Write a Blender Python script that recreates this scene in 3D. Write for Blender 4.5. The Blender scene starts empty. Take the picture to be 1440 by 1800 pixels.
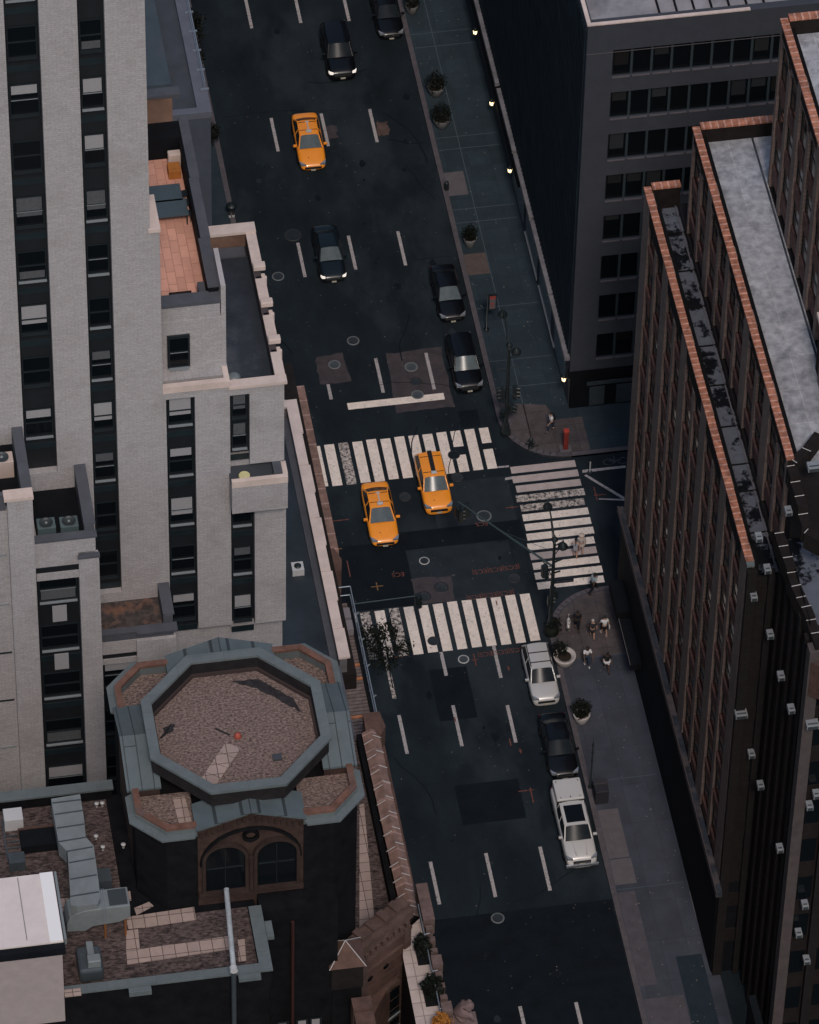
import bpy, bmesh, math, random
from mathutils import Vector, Matrix
R = math.radians
rnd = random.Random(7)
S = bpy.context.scene
COL = S.collection
# ------------------------------------------------------------------ camera
F_PX = 10181.77
CAM = Vector((-45.7228, -249.6747, 277.0033))
RX = Vector((0.9865830, -0.1624303, 0.0164426)); UY = Vector((0.1088294, 0.7293863, 0.6753901))
FW = RX.cross(UY) * -1
cd = bpy.data.cameras.new("camera"); cam = bpy.data.objects.new("camera", cd); COL.objects.link(cam)
m = Matrix((RX, UY, -FW)).transposed().to_4x4(); m.translation = CAM
cam.matrix_world = m
cd.sensor_fit = 'VERTICAL'; cd.sensor_height = 36.0; cd.lens = F_PX / 1800 * 36.0
cd.clip_start = 5; cd.clip_end = 4000
S.camera = cam
# ------------------------------------------------------------------ world, sun, exposure
W = bpy.data.worlds.new("World"); S.world = W; W.use_nodes = True
nt = W.node_tree; bg = nt.nodes["Background"]
sky = nt.nodes.new("ShaderNodeTexSky"); sky.sky_type = 'NISHITA'; sky.sun_disc = False
SUN_EL, SUN_AZ = R(52), R(183)      # azimuth clockwise from north: light comes from the south
sky.sun_elevation = SUN_EL; sky.sun_rotation = SUN_AZ; sky.air_density = 1.3; sky.dust_density = 2.0
nt.links.new(sky.outputs[0], bg.inputs[0]); bg.inputs[1].default_value = 0.085
sd = bpy.data.lights.new("sun", 'SUN'); so = bpy.data.objects.new("sun", sd); COL.objects.link(so)
sd.energy = 1.3; sd.angle = R(10); sd.color = (1.0, 0.88, 0.80)
sdir = Vector((math.sin(SUN_AZ) * math.cos(SUN_EL), math.cos(SUN_AZ) * math.cos(SUN_EL), math.sin(SUN_EL)))
so.rotation_euler = sdir.to_track_quat('Z', 'Y').to_euler(); so.location = (0, 0, 400)
S.view_settings.view_transform = 'Standard'; S.view_settings.look = 'None'
S.view_settings.exposure = 0.2; S.view_settings.gamma = 1.0
S.cycles.max_bounces = 5
# survey helpers: a sight line through a point of the photograph cut with a level / wall plane
def ray(x, y): return RX * (x - 720) - UY * (y - 900) + FW * F_PX
def P(x, y, z=0.0):
    d = ray(x, y); t = (z - CAM.z) / d.z; v = CAM + d * t; return v.x, v.y
def PX(x, y, X):
    d = ray(x, y); v = CAM + d * ((X - CAM.x) / d.x); return v.y, v.z
def PY(x, y, Y):
    d = ray(x, y); v = CAM + d * ((Y - CAM.y) / d.y); return v.x, v.z
# ------------------------------------------------------------------ materials
def lin(c): return tuple(((v / 255) / 12.92 if v <= 10 else (((v / 255) + .055) / 1.055) ** 2.4) for v in c)
MATS = {}
def mat(name, c, rough=.8, metal=0., var=.0, vs=1.0, c2=None, v2=.0, v2s=.2, bump=0., bs=20., coat=0., emit=None, es=0., stretch=(1, 1, 1), spec=.5):
    m = bpy.data.materials.new(name); m.use_nodes = True; n = m.node_tree.nodes; l = m.node_tree.links
    b = n["Principled BSDF"]; b.inputs["Roughness"].default_value = rough; b.inputs["Metallic"].default_value = metal
    if rough >= .7 and spec == .5: spec = .15
    b.inputs["Specular IOR Level"].default_value = spec
    if coat: b.inputs["Coat Weight"].default_value = coat; b.inputs["Coat Roughness"].default_value = .04
    if emit: b.inputs["Emission Color"].default_value = (*emit, 1); b.inputs["Emission Strength"].default_value = es
    col = None
    b.inputs["Base Color"].default_value = (*c, 1)
    if var or v2 or bump:
        tc = n.new("ShaderNodeTexCoord"); mp = n.new("ShaderNodeMapping"); mp.inputs["Scale"].default_value = stretch
        l.new(tc.outputs["Object"], mp.inputs[0])
        def noise(sc, det, lo, hi):
            t = n.new("ShaderNodeTexNoise"); t.inputs["Scale"].default_value = sc; t.inputs["Detail"].default_value = det
            t.inputs["Roughness"].default_value = .65; l.new(mp.outputs[0], t.inputs[0])
            r = n.new("ShaderNodeMapRange"); r.inputs[1].default_value = lo; r.inputs[2].default_value = hi
            l.new(t.outputs[0], r.inputs[0]); return r.outputs[0]
        def mix(fac, a, bcol, mode='MIX'):
            x = n.new("ShaderNodeMix"); x.data_type = 'RGBA'; x.blend_type = mode
            if hasattr(fac, 'links'): l.new(fac, x.inputs[0])
            else: x.inputs[0].default_value = fac
            for i, v in ((6, a), (7, bcol)):
                if hasattr(v, 'links'): l.new(v, x.inputs[i])
                else: x.inputs[i].default_value = (*v, 1)
            return x.outputs[2]
        col = c
        if var:
            f = noise(vs, 5, .3, .7)
            col = mix(f, tuple(max(0, v * (1 - var)) for v in c), tuple(v * (1 + var) for v in c))
        if v2:
            c2 = c2 or tuple(v * .3 for v in c)
            f = noise(v2s, 6, .5, .62 if v2 >= 1 else .72)
            mm = n.new("ShaderNodeMath"); mm.operation = 'MULTIPLY'; mm.inputs[1].default_value = v2; l.new(f, mm.inputs[0])
            col = mix(mm.outputs[0], col, c2)
        if hasattr(col, 'links'): l.new(col, b.inputs["Base Color"])
        if bump:
            f = noise(bs, 3, 0, 1); bp = n.new("ShaderNodeBump"); bp.inputs["Strength"].default_value = bump; bp.inputs["Distance"].default_value = .05
            l.new(f, bp.inputs["Height"]); l.new(bp.outputs[0], b.inputs["Normal"])
    MATS[name] = m; return m
def masonry(name, c, mortar, bw, bh, plane='xz', var=.12, vs=.6, v2=.3, c2=None, v2s=.35, rough=.9, mort=.015, alt=.12, off=.5):
    """coursed masonry or slabs: Brick texture laid in the wall's own plane, with soiling"""
    m = mat(name, c, rough, var=var, vs=vs, v2=v2, c2=c2, v2s=v2s, bump=.2, bs=8)
    n = m.node_tree.nodes; l = m.node_tree.links; b = n["Principled BSDF"]
    src = b.inputs["Base Color"].links[0].from_socket
    tc = n.new("ShaderNodeTexCoord"); sp = n.new("ShaderNodeSeparateXYZ"); cb = n.new("ShaderNodeCombineXYZ")
    l.new(tc.outputs["Object"], sp.inputs[0])
    l.new(sp.outputs[{'x': 0, 'y': 1, 'z': 2}[plane[0]]], cb.inputs[0]); l.new(sp.outputs[{'x': 0, 'y': 1, 'z': 2}[plane[1]]], cb.inputs[1])
    br = n.new("ShaderNodeTexBrick"); br.inputs["Scale"].default_value = 1; br.offset = off; br.inputs["Brick Width"].default_value = bw; br.inputs["Row Height"].default_value = bh
    br.inputs["Mortar Size"].default_value = mort; br.inputs["Color1"].default_value = (1 + alt, 1 + alt, 1 + alt, 1); br.inputs["Color2"].default_value = (1 - alt, 1 - alt, 1 - alt, 1)
    br.inputs["Mortar"].default_value = (*mortar, 1); l.new(cb.outputs[0], br.inputs[0])
    x = n.new("ShaderNodeMix"); x.data_type = 'RGBA'; x.blend_type = 'MULTIPLY'; x.inputs[0].default_value = 1
    l.new(src, x.inputs[6]); l.new(br.outputs[0], x.inputs[7]); l.new(x.outputs[2], b.inputs["Base Color"])
    return m
def wornpaint(name, c, under, lo, hi, sc=3.0):
    m = mat(name, c, .7, var=.12, vs=2, v2=1.0, c2=under, v2s=sc)
    for nd in m.node_tree.nodes:
        if nd.type == 'MAP_RANGE' and abs(nd.inputs[1].default_value - .5) < 1e-6: nd.inputs[1].default_value = lo; nd.inputs[2].default_value = hi
        if nd.type == 'TEX_NOISE' and abs(nd.inputs[2].default_value - sc) < 1e-3: nd.inputs['Detail'].default_value = 9; nd.inputs['Roughness'].default_value = .72
    return m
ASPH = (.011, .0178, .0235)
asphalt = mat('asphalt', ASPH, .85, spec=.2, var=.42, vs=.30, v2=1., c2=(.024, .033, .041), v2s=.075, bump=.4, bs=25, stretch=(1, .55, 1))
asphalt_dark = mat('asphalt_dark', (.0062, .0098, .0138), .85, var=.3, vs=.8, bump=.3, bs=25)
asphalt_mid = mat('asphalt_mid', (.022, .030, .037), .8, var=.2, vs=.8, v2=.4, c2=(.014, .02, .026), v2s=.6)
patch_tan = mat('patch_tan', (.062, .053, .058), .85, var=.22, vs=1.4, v2=.6, c2=(.03, .03, .034), v2s=.9)
patch_brown = mat('patch_brown', (.10, .068, .06), .85, var=.3, vs=2)
paint = wornpaint('road_paint', (.80, .70, .62), ASPH, .565, .70, 6)
paint_worn = wornpaint('road_paint_worn', (.58, .51, .46), ASPH, .43, .60, 4.5)
paint_grey = wornpaint('road_paint_grey', (.40, .37, .37), ASPH, .53, .66, 7)
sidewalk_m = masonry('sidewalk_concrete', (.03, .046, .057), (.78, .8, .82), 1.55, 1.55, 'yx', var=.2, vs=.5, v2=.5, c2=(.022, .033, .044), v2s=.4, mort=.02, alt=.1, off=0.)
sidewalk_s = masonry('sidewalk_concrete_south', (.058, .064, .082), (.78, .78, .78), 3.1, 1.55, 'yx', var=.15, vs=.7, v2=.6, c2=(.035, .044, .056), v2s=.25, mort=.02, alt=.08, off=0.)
plaza_m = masonry('corner_concrete', (.088, .074, .075), (.7, .66, .66), 1.5, 1.5, 'xy', var=.25, vs=1.5, v2=.7, c2=(.05, .05, .058), v2s=.7, mort=.02, alt=.14, off=0.)
slab_light = mat('slab_light', (.12, .11, .12), .85, var=.12, vs=2)
slab_tan = mat('slab_tan', (.105, .082, .075), .85, var=.15, vs=2)
slab_dark = mat('slab_dark', (.02, .032, .042), .85, var=.15, vs=2)
joint_m = mat('joint', (.075, .10, .12), .9)
kerb_m = mat('kerb_stone', (.10, .09, .10), .8, var=.2, vs=2.5)
lt_brick = masonry('pale_brick', (.395, .375, .378), (.8, .79, .79), .40, .135, 'xz', var=.16, vs=9., v2=.6, c2=(.29, .27, .265), v2s=.4, mort=.012, alt=.06)
lt_stone = mat('pale_stone', (.60, .49, .44), .8, var=.12, vs=1.2, v2=.3, c2=(.4, .33, .3), v2s=.8)
dark_metal = mat('dark_metal', (.008, .010, .013), .6, var=.2, vs=2)
spandrel_m = mat('spandrel_teal', (.010, .019, .024), .5, var=.35, vs=1.5)
frame_m = mat('window_frame', (.22, .245, .26), .5)
frame_dark = mat('window_frame_dark', (.010, .016, .02), .5)
glass = mat('window_glass', (.005, .007, .009), .1, spec=.18)
blind_dim = mat('blind_dim', (.09, .095, .102), .8, var=.15, vs=6)
blind_m = mat('blind', (.31, .305, .315), .8, var=.06, vs=8)
coping_grey = mat('coping_grey', (.085, .09, .105), .7, var=.15, vs=1)
roof_dark = mat('roof_dark', (.03, .036, .045), .55, var=.5, vs=.35, v2=.7, c2=(.11, .11, .125), v2s=.35)
roof_brownwall = mat('brown_wall', (.19, .115, .085), .85, var=.25, vs=.8)
terra = masonry('terracotta_tile', (.66, .35, .265), (.72, .68, .68), .9, .45, 'yx', var=.18, vs=.8, v2=.35, c2=(.5, .26, .2), v2s=.8, mort=.02, alt=.12)
roof_grey = mat('roof_grey', (.06, .068, .08), .8, var=.2, vs=.4, v2=.6, c2=(.1, .085, .088), v2s=.25)
wall_grey = mat('wall_grey', (.07, .08, .10), .85, var=.14, vs=.6, v2=.4, c2=(.062, .056, .068), v2s=.2)
rust_roof = mat('rust_roof', (.07, .06, .058), .9, var=.5, vs=2.2, v2=.9, c2=(.22, .105, .065), v2s=1.1, bump=.5, bs=12)
copper = masonry('copper_green', (.115, .135, .138), (.72, .72, .72), 2.4, 1.1, 'xy', var=.14, vs=1.2, v2=.45, c2=(.1, .13, .14), v2s=1.0, rough=.6, mort=.01, alt=.05, off=0.)
copper_seam = masonry('copper_seam', (.088, .112, .12), (.35, .35, .35), 9., .62, 'yx', var=.14, vs=.9, v2=.5, c2=(.085, .115, .125), v2s=.7, rough=.6, mort=.03, alt=.05)
copper_seam_x = masonry('copper_seam_x', (.088, .112, .12), (.35, .35, .35), 9., .45, 'xz', var=.14, vs=.9, v2=.5, c2=(.085, .115, .125), v2s=.7, rough=.6, mort=.03, alt=.05)
gravel = mat('gravel', (.205, .148, .128), .95, var=.8, vs=9.5, v2=.9, c2=(.055, .045, .045), v2s=11, bump=1., bs=16, stretch=(.7, 1.15, 1), spec=.1)
gravel_dark = mat('gravel_dark', (.10, .075, .07), .95, var=.85, vs=7, v2=.9, c2=(.018, .016, .017), v2s=3.2, bump=1., bs=14, stretch=(.55, 1.25, 1), spec=.1)
paver = masonry('paver', (.37, .28, .245), (.3, .28, .28), .62, .62, 'xy', var=.12, vs=3, v2=.5, c2=(.25, .2, .185), v2s=1.5, mort=.02, alt=.1, off=0.)
paver_grey = masonry('paver_grey', (.33, .285, .275), (.35, .33, .33), .9, .9, 'xy', var=.12, vs=2, v2=.5, c2=(.22, .2, .2), v2s=1., mort=.022, alt=.08, off=0.)
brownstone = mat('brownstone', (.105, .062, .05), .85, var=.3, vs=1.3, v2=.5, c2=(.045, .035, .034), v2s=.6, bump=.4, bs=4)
brown_tile = masonry('brown_tile', (.22, .135, .11), (1.6, 1.7, 1.8), 1.15, 30., 'yx', var=.35, vs=2, v2=.7, c2=(.09, .07, .068), v2s=1.2, mort=.05, alt=.1)
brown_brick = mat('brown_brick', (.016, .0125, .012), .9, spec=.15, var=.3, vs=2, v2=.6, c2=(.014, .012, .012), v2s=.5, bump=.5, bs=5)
tower_shade = mat('tower_shade', (.008, .008, .0095), .95, var=.4, vs=1.2, spec=.08)  # near-black: deep shade on court and tower walls put into the colour
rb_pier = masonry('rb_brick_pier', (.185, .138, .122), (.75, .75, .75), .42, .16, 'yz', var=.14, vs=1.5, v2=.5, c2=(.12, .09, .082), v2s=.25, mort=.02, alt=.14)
rb_pier_s = masonry('rb_brick_pier_shaded', (.017, .0145, .0148), (.75, .75, .75), .42, .16, 'xz', var=.14, vs=1.5, v2=.5, c2=(.014, .013, .013), v2s=.25, mort=.02, alt=.14)  # rb_pier brick again, with the south side's shade put into its colour
rb_spandrel = mat('rb_spandrel', (.115, .062, .054), .9, var=.35, vs=2.5, v2=.5, c2=(.04, .026, .025), v2s=1.)
rb_core = mat('rb_core', (.008, .008, .009), .9, var=.2, vs=1, spec=.1)
rb_coping = masonry('rb_coping', (.36, .15, .095), (1.5, 2.0, 2.5), .47, 30., 'yx', var=.45, vs=3, v2=.9, c2=(.17, .085, .065), v2s=1.6, mort=.045, alt=.12)
rb_coping_n = masonry('rb_coping_north', (.36, .15, .095), (1.5, 2.0, 2.5), .42, 30., 'xy', var=.45, vs=3, v2=.9, c2=(.17, .085, .065), v2s=1.6, mort=.045, alt=.12)
coping_dark = masonry('coping_dark', (.03, .024, .023), (4.5, 5.5, 6.), .8, 30., 'yx', var=.3, vs=3, mort=.05, alt=.1)
roof_pale = masonry('roof_pale', (.34, .345, .37), (1.25, 1.2, 1.15), 2.6, 1.7, 'yx', var=.35, vs=2.2, v2=.75, c2=(.095, .105, .12), v2s=.7, mort=.03, alt=.1, rough=.6, off=0.)
roof_slate = wornpaint('roof_slate', (.105, .115, .14), (.004, .005, .007), .49, .53, .42)
roof_lb = mat('roof_lb', (.30, .29, .31), .7, var=.25, vs=.5, v2=.8, c2=(.09, .09, .10), v2s=.22)
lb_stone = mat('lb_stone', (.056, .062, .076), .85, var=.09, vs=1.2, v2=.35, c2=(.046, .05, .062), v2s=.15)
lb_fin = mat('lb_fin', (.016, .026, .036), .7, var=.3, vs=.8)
lb_dark = mat('lb_dark', (.006, .0075, .010), .8, var=.3, vs=1, spec=.15)
white_m = mat('white_metal', (.5, .5, .5), .45, var=.05, vs=2)
ac_m = mat('ac_metal', (.22, .232, .245), .5, var=.1, vs=6)
galv = mat('galvanised', (.225, .25, .255), .45, .25, var=.12, vs=1.5)
galv_dark = mat('galvanised_dark', (.06, .075, .085), .5, .2, var=.15, vs=2)
grille_m = mat('grille', (.04, .05, .055), .5)
iron = mat('black_iron', (.012, .018, .02), .45, var=.2, vs=3)
steel = mat('steel', (.3, .34, .38), .4, .5)
leaf_m = mat('leaf', (.009, .012, .009), .7, var=.5, vs=6)
leaf_aut = mat('leaf_orange', (.34, .14, .03), .7, var=.4, vs=6)
bark = mat('bark', (.03, .025, .02), .9, var=.3, vs=6)
soil = mat('soil', (.03, .022, .018), .95, var=.3, vs=6)
rubber = mat('rubber', (.012, .012, .013), .8)
rim_m = mat('rim', (.25, .26, .27), .35, .7)
lamp_glass = mat('lamp_lit', (.9, .8, .6), .4, emit=(1., .72, .38), es=3.)
head_lit = mat('headlight_lit', (.8, .8, .8), .2, emit=(1., .9, .78), es=.55)
head_off = mat('headlight', (.35, .37, .4), .12, .4)
sig_glass = mat('signal_lens', (.02, .05, .04), .2)
def linked(name, mats): return mats
# ------------------------------------------------------------------ mesh helper
class MB:
    def __init__(s): s.v = []; s.f = []; s.m = []; s.sm = []; s.ch = []
    def mark(s): s.ch.append((len(s.v), len(s.f)))
    def add(s, vs, fs, mi=0, smooth=False):
        o = len(s.v); s.v += [tuple(v) for v in vs]
        for f in fs: s.f.append([i + o for i in f]); s.m.append(mi); s.sm.append(smooth)
        return s
    def box(s, x0, x1, y0, y1, z0, z1, mi=0):
        if x0 > x1: x0, x1 = x1, x0
        if y0 > y1: y0, y1 = y1, y0
        if z0 > z1: z0, z1 = z1, z0
        s.mark()
        v = [(x0, y0, z0), (x1, y0, z0), (x1, y1, z0), (x0, y1, z0), (x0, y0, z1), (x1, y0, z1), (x1, y1, z1), (x0, y1, z1)]
        return s.add(v, [(0, 3, 2, 1), (4, 5, 6, 7), (0, 1, 5, 4), (1, 2, 6, 5), (2, 3, 7, 6), (3, 0, 4, 7)], mi)
    def prism(s, poly, z0, z1, mi=0, mtop=None):
        n = len(poly); a = sum(poly[i][0] * poly[(i + 1) % n][1] - poly[(i + 1) % n][0] * poly[i][1] for i in range(n))
        if a < 0: poly = poly[::-1]
        s.mark()
        zt = z1 if isinstance(z1, (list, tuple)) else [z1] * n
        v = [(p[0], p[1], z0) for p in poly] + [(p[0], p[1], zt[i]) for i, p in enumerate(poly)]
        s.add(v, [tuple(range(n))[::-1]] + [(i, (i + 1) % n, (i + 1) % n + n, i + n) for i in range(n)], mi)
        s.add(v[n:], [tuple(range(n))], mi if mtop is None else mtop); return s
    def sheet(s, poly, z, mi=0):
        n = len(poly); a = sum(poly[i][0] * poly[(i + 1) % n][1] - poly[(i + 1) % n][0] * poly[i][1] for i in range(n))
        if a < 0: poly = poly[::-1]
        s.mark()
        return s.add([(p[0], p[1], z) for p in poly], [tuple(range(n))], mi)
    def rect(s, x0, x1, y0, y1, z, mi=0): return s.sheet([(x0, y0), (x1, y0), (x1, y1), (x0, y1)], z, mi)
    def tube(s, a, b, r, r2=None, n=8, mi=0, cap=True):
        a = Vector(a); b = Vector(b); r2 = r if r2 is None else r2; d = (b - a).normalized()
        u = d.cross(Vector((0, 0, 1)) if abs(d.z) < .9 else Vector((1, 0, 0))).normalized(); w = d.cross(u)
        vs = []
        for c, q in ((a, r), (b, r2)):
            for i in range(n):
                t = 2 * math.pi * i / n; vs.append(c + u * (math.cos(t) * q) + w * (math.sin(t) * q))
        s.add(vs, [(i, i + n, (i + 1) % n + n, (i + 1) % n) for i in range(n)], mi, True)
        if cap: s.add(vs, [tuple(range(n)), tuple(range(2 * n - 1, n - 1, -1))], mi)
        return s
    def lathe(s, prof, n=16, c=(0, 0, 0), mi=0, smooth=True):
        vs = []
        for r, z in prof:
            for i in range(n):
                t = 2 * math.pi * i / n; vs.append((c[0] + r * math.cos(t), c[1] + r * math.sin(t), c[2] + z))
        fs = [(j * n + i, j * n + (i + 1) % n, (j + 1) * n + (i + 1) % n, (j + 1) * n + i) for j in range(len(prof) - 1) for i in range(n)]
        return s.add(vs, fs, mi, smooth)
    def blob(s, c, rx, ry, rz, n=10, k=6, mi=0, jit=0.):
        pr = []
        vs = []
        for j in range(k + 1):
            ph = math.pi * j / k
            for i in range(n):
                t = 2 * math.pi * i / n; q = 1 + (rnd.random() - .5) * jit
                vs.append((c[0] + rx * math.sin(ph) * math.cos(t) * q, c[1] + ry * math.sin(ph) * math.sin(t) * q, c[2] - rz * math.cos(ph) * q))
        return s.add(vs, [(j * n + i, j * n + (i + 1) % n, (j + 1) * n + (i + 1) % n, (j + 1) * n + i) for j in range(k) for i in range(n)], mi, True)
    def xf(s, M):
        s.v = [tuple(M @ Vector(v)) for v in s.v]; return s
    def build(s, name, mats, parent=None, origin=None, bevel=0., subsurf=0):
        if parent and len(s.ch) > 1 and (name in SPLIT or (name == 'spandrel' and SPN.get(parent.name, 0) + len(s.ch) <= 100)):
            if name == 'spandrel': SPN[parent.name] = SPN.get(parent.name, 0) + len(s.ch)
            o = None; ch = s.ch + [(len(s.v), len(s.f))]
            for (v0, f0), (v1, f1) in zip(ch, ch[1:]):
                t = MB(); t.v = s.v[v0:v1]; t.f = [[i - v0 for i in f] for f in s.f[f0:f1]]; t.m = s.m[f0:f1]; t.sm = s.sm[f0:f1]; o = t.build(name, mats, parent, origin, bevel, subsurf)
            return o
        me = bpy.data.meshes.new(name)
        if origin is None: origin = ROOTLOC.get(parent.name, (0, 0, 0)) if parent else (0, 0, 0)
        ox, oy, oz = origin
        me.from_pydata([(v[0] - ox, v[1] - oy, v[2] - oz) for v in s.v], [], s.f)
        if not isinstance(mats, (list, tuple)): mats = [mats]
        for q in mats: me.materials.append(q)
        me.polygons.foreach_set('material_index', s.m); me.polygons.foreach_set('use_smooth', s.sm); me.update()
        o = bpy.data.objects.new(name, me); COL.objects.link(o)
        if parent: o.parent = parent; ROOTLOC[o.name] = origin
        else: o.location = origin
        if bevel:
            b = o.modifiers.new('bevel', 'BEVEL'); b.width = bevel; b.segments = 2; b.limit_method = 'ANGLE'
        if subsurf:
            b = o.modifiers.new('subsurf', 'SUBSURF'); b.levels = b.render_levels = subsurf
        return o
ROOTLOC = {}
SPN = {}
SPLIT = {'bare_membrane', 'brick_panel', 'pier', 'parapet_coping', 'parapet', 'paver_path', 'shop_window', 'wall', 'ledge', 'coping', 'mullion', 'wall_light', 'awning', 'step', 'ledge_', 'support_leg', 'gutter', 'map_'}
def root(name, label, cat, loc=(0, 0, 0), group=None, rz=None):
    o = bpy.data.objects.new(name, None); COL.objects.link(o); o.location = loc; o.rotation_euler = (0, 0, rz or 0)
    o.empty_display_size = .3
    o['label'] = label; o['category'] = cat
    if group: o['group'] = group
    ROOTLOC[o.name] = tuple(loc) if rz is None else (0, 0, 0)
    return o
def tag(o, label, cat, group=None):
    o['label'] = label; o['category'] = cat
    if group: o['group'] = group
    return o
def struct(o, kind='structure'): o['kind'] = kind; return o
def dup(r_, loc, rz=None, label=None, skip=()):
    c = r_.copy(); COL.objects.link(c); c.location = loc
    if rz is not None: c.rotation_euler = (0, 0, rz)
    if label: c['label'] = label
    def rec(src, par):
        for ch in list(src.children):
            if ch.name.split('.')[0] in skip: continue
            k = ch.copy(); COL.objects.link(k); k.parent = par; rec(ch, k)
    rec(r_, c); return c
def text_mesh(name, txt, size, M, material, parent=None, ext=0.0, align='CENTER'):
    cu = bpy.data.curves.new(name, 'FONT'); cu.body = txt; cu.size = size; cu.align_x = align; cu.align_y = 'CENTER'; cu.extrude = ext
    ob = bpy.data.objects.new('tmp', cu); COL.objects.link(ob)
    bpy.context.view_layer.update()
    me = bpy.data.meshes.new_from_object(ob.evaluated_get(bpy.context.evaluated_depsgraph_get()))
    bpy.data.objects.remove(ob); me.transform(M); me.materials.clear(); me.materials.append(material)
    o = bpy.data.objects.new(name, me); COL.objects.link(o)
    if parent: o.parent = parent
    return o
# ================================================================== GROUND
g = MB().rect(-900, 900, -900, 1200, 0); struct(g.build('road', asphalt))
CUR = 7.05; WCUR = -7.35; NC = 3.2; SC_ = -8.35; BL = 11.8
def arc(cx, cy, r, a0, a1, n=14): return [(cx + r * math.cos(R(a0 + (a1 - a0) * i / n)), cy + r * math.sin(R(a0 + (a1 - a0) * i / n))) for i in range(n + 1)]
def pavement(poly, edge, m_, name='sidewalk'):
    """slab 0.15 m high plus a kerb strip along the edge line"""
    struct(MB().prism(poly, -.1, .15).build(name, m_))
    k = MB(); w = .34
    for i in range(len(edge) - 1):
        a = Vector(edge[i]); b = Vector(edge[i + 1]); d = (b - a).normalized(); n_ = Vector((-d.y, d.x)) * w
        k.prism([tuple(a - d * .01), tuple(b + d * .01), tuple(b + d * .01 + n_), tuple(a - d * .01 + n_)], -.1, .165)
    struct(k.build('kerb', kerb_m))
# north-east block pavement
e = [(CUR, 140), (CUR, 7.4)] + arc(CUR + 4.2, NC + 4.2, 4.2, 180, 270)[1:] + [(60, NC)]
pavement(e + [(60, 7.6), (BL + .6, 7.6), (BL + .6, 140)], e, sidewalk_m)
# south-east
e2 = [(60, SC_)] + [(10.9, SC_)] + arc(10.9, SC_ - 3.85, 3.85, 90, 180)[1:] + [(CUR, -160)]
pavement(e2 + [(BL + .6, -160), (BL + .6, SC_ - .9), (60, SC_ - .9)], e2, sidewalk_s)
# north-west and south-west
e3 = [(-60, NC), (WCUR - 4, NC)] + arc(WCUR - 4, NC + 4, 4, 270, 360)[1:] + [(WCUR, 140)]
pavement(e3 + [(-11.9, 140), (-11.9, 7.6), (-60, 7.6)], e3, sidewalk_m)
e4 = [(WCUR, -160), (WCUR, SC_ - 4)] + arc(WCUR - 4, SC_ - 4, 4, 0, 90)[1:] + [(-60, SC_)]
pavement(e4 + [(-60, SC_ - 2), (-11.9, SC_ - 2), (-11.9, -160)], e4, sidewalk_s)
# corner aprons and odd slabs
s = MB().prism([(CUR + .35, 8.6), (CUR + .35, 7.4)] + arc(CUR + 4.2, NC + 4.2, 3.83, 180, 270)[1:] + [(12.6, NC + .37), (12.6, 6.6), (10.9, 6.6), (10.4, 8.0)], .14, .158); struct(s.build('sidewalk', plaza_m))
s = MB().prism([(10.9, SC_ - .37), (11.75, SC_ - .37), (11.75, -14.2), (CUR + .37, -14.2)] + arc(10.9, SC_ - 3.85, 3.45, 180, 90), .14, .158); struct(s.build('sidewalk', plaza_m))
sl = MB()
def quadpx(mb, pts, z, mi=0): mb.sheet([P(x, y, z) for x, y in pts], z, mi)
for x0, x1, y0, y1, mi in ((7.4, 8.75, 30.6, 28.3, 0), (7.4, 8.9, 22.6, 20.6, 1), (7.4, 9.0, 18.2, 16.2, 2), (7.42, 8.7, -26.6, -30.5, 0), (7.42, 8.75, -30.6, -32.6, 0), (7.45, 9.9, -41.5, -47.0, 3), (10.0, 11.6, -38.6, -50, 2), (7.42, 8.5, -33.2, -40.5, 3)):
    sl.rect(x0, x1, y1, y0, .156, mi)
struct(sl.build('sidewalk_slab', [slab_light, slab_tan, slab_dark, mat('slab_mid', (.085, .08, .093), .85, var=.15, vs=2)]))
jt = MB()
jt.rect(8.92, 8.97, 3.8, 60, .158)
for y in (44.6, 43.2, 34.0, 32.8, 26.9, 25.6, 17.4, 12.4, 9.9): jt.rect(CUR + .4, 11.7, y, y + .055, .159)
for y in (-14.22, -33.0, -24.3): jt.rect(CUR + .4, 11.6, y, y + .05, .159)
struct(jt.build('sidewalk_joint', joint_m))
# tone patches in the carriageway
pt = MB()
pt.rect(-6.9, -.8, -8.0, -2.4, .004, 0); pt.rect(1.6, 6.8, -3.0, 2.2, .004, 1); pt.rect(-.7, 5.9, -7.8, -3.4, .0045, 1)
pt.rect(-1.0, 1.4, -17.9, -13.6, .006, 0); pt.rect(-1.0, 3.0, -26.4, -23.2, .006, 0); pt.rect(-1.5, 7, -3.3, -1.7, .008, 0)
pt.rect(-7.2, 7.0, -60, -33.5, .004, 0); pt.rect(4.6, 5.9, 6.9, 8.4, .006, 0)  # wide southern sheet puts the dimmer light of the lower avenue into colour
struct(pt.build('road_patch', [asphalt_dark, asphalt_mid]))
cr = MB()
for k in range(22):
    x = rnd.uniform(-6.8, 6.6); y = rnd.uniform(-38, 46); ang = rnd.choice([0, math.pi / 2]) + rnd.uniform(-.25, .25); w = rnd.uniform(.02, .05)
    for i in range(rnd.randint(6, 16)):
        ang += rnd.uniform(-.25, .25); x2 = x + .5 * math.sin(ang); y2 = y + .5 * math.cos(ang)
        if abs(x2) > 7: break
        n_ = Vector((y2 - y, x - x2)).normalized() * w; cr.sheet([(x - n_.x, y - n_.y), (x + n_.x, y + n_.y), (x2 + n_.x, y2 + n_.y), (x2 - n_.x, y2 - n_.y)], .0112 + .00002 * (k * 16 + i), 0); x, y = x2, y2
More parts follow.
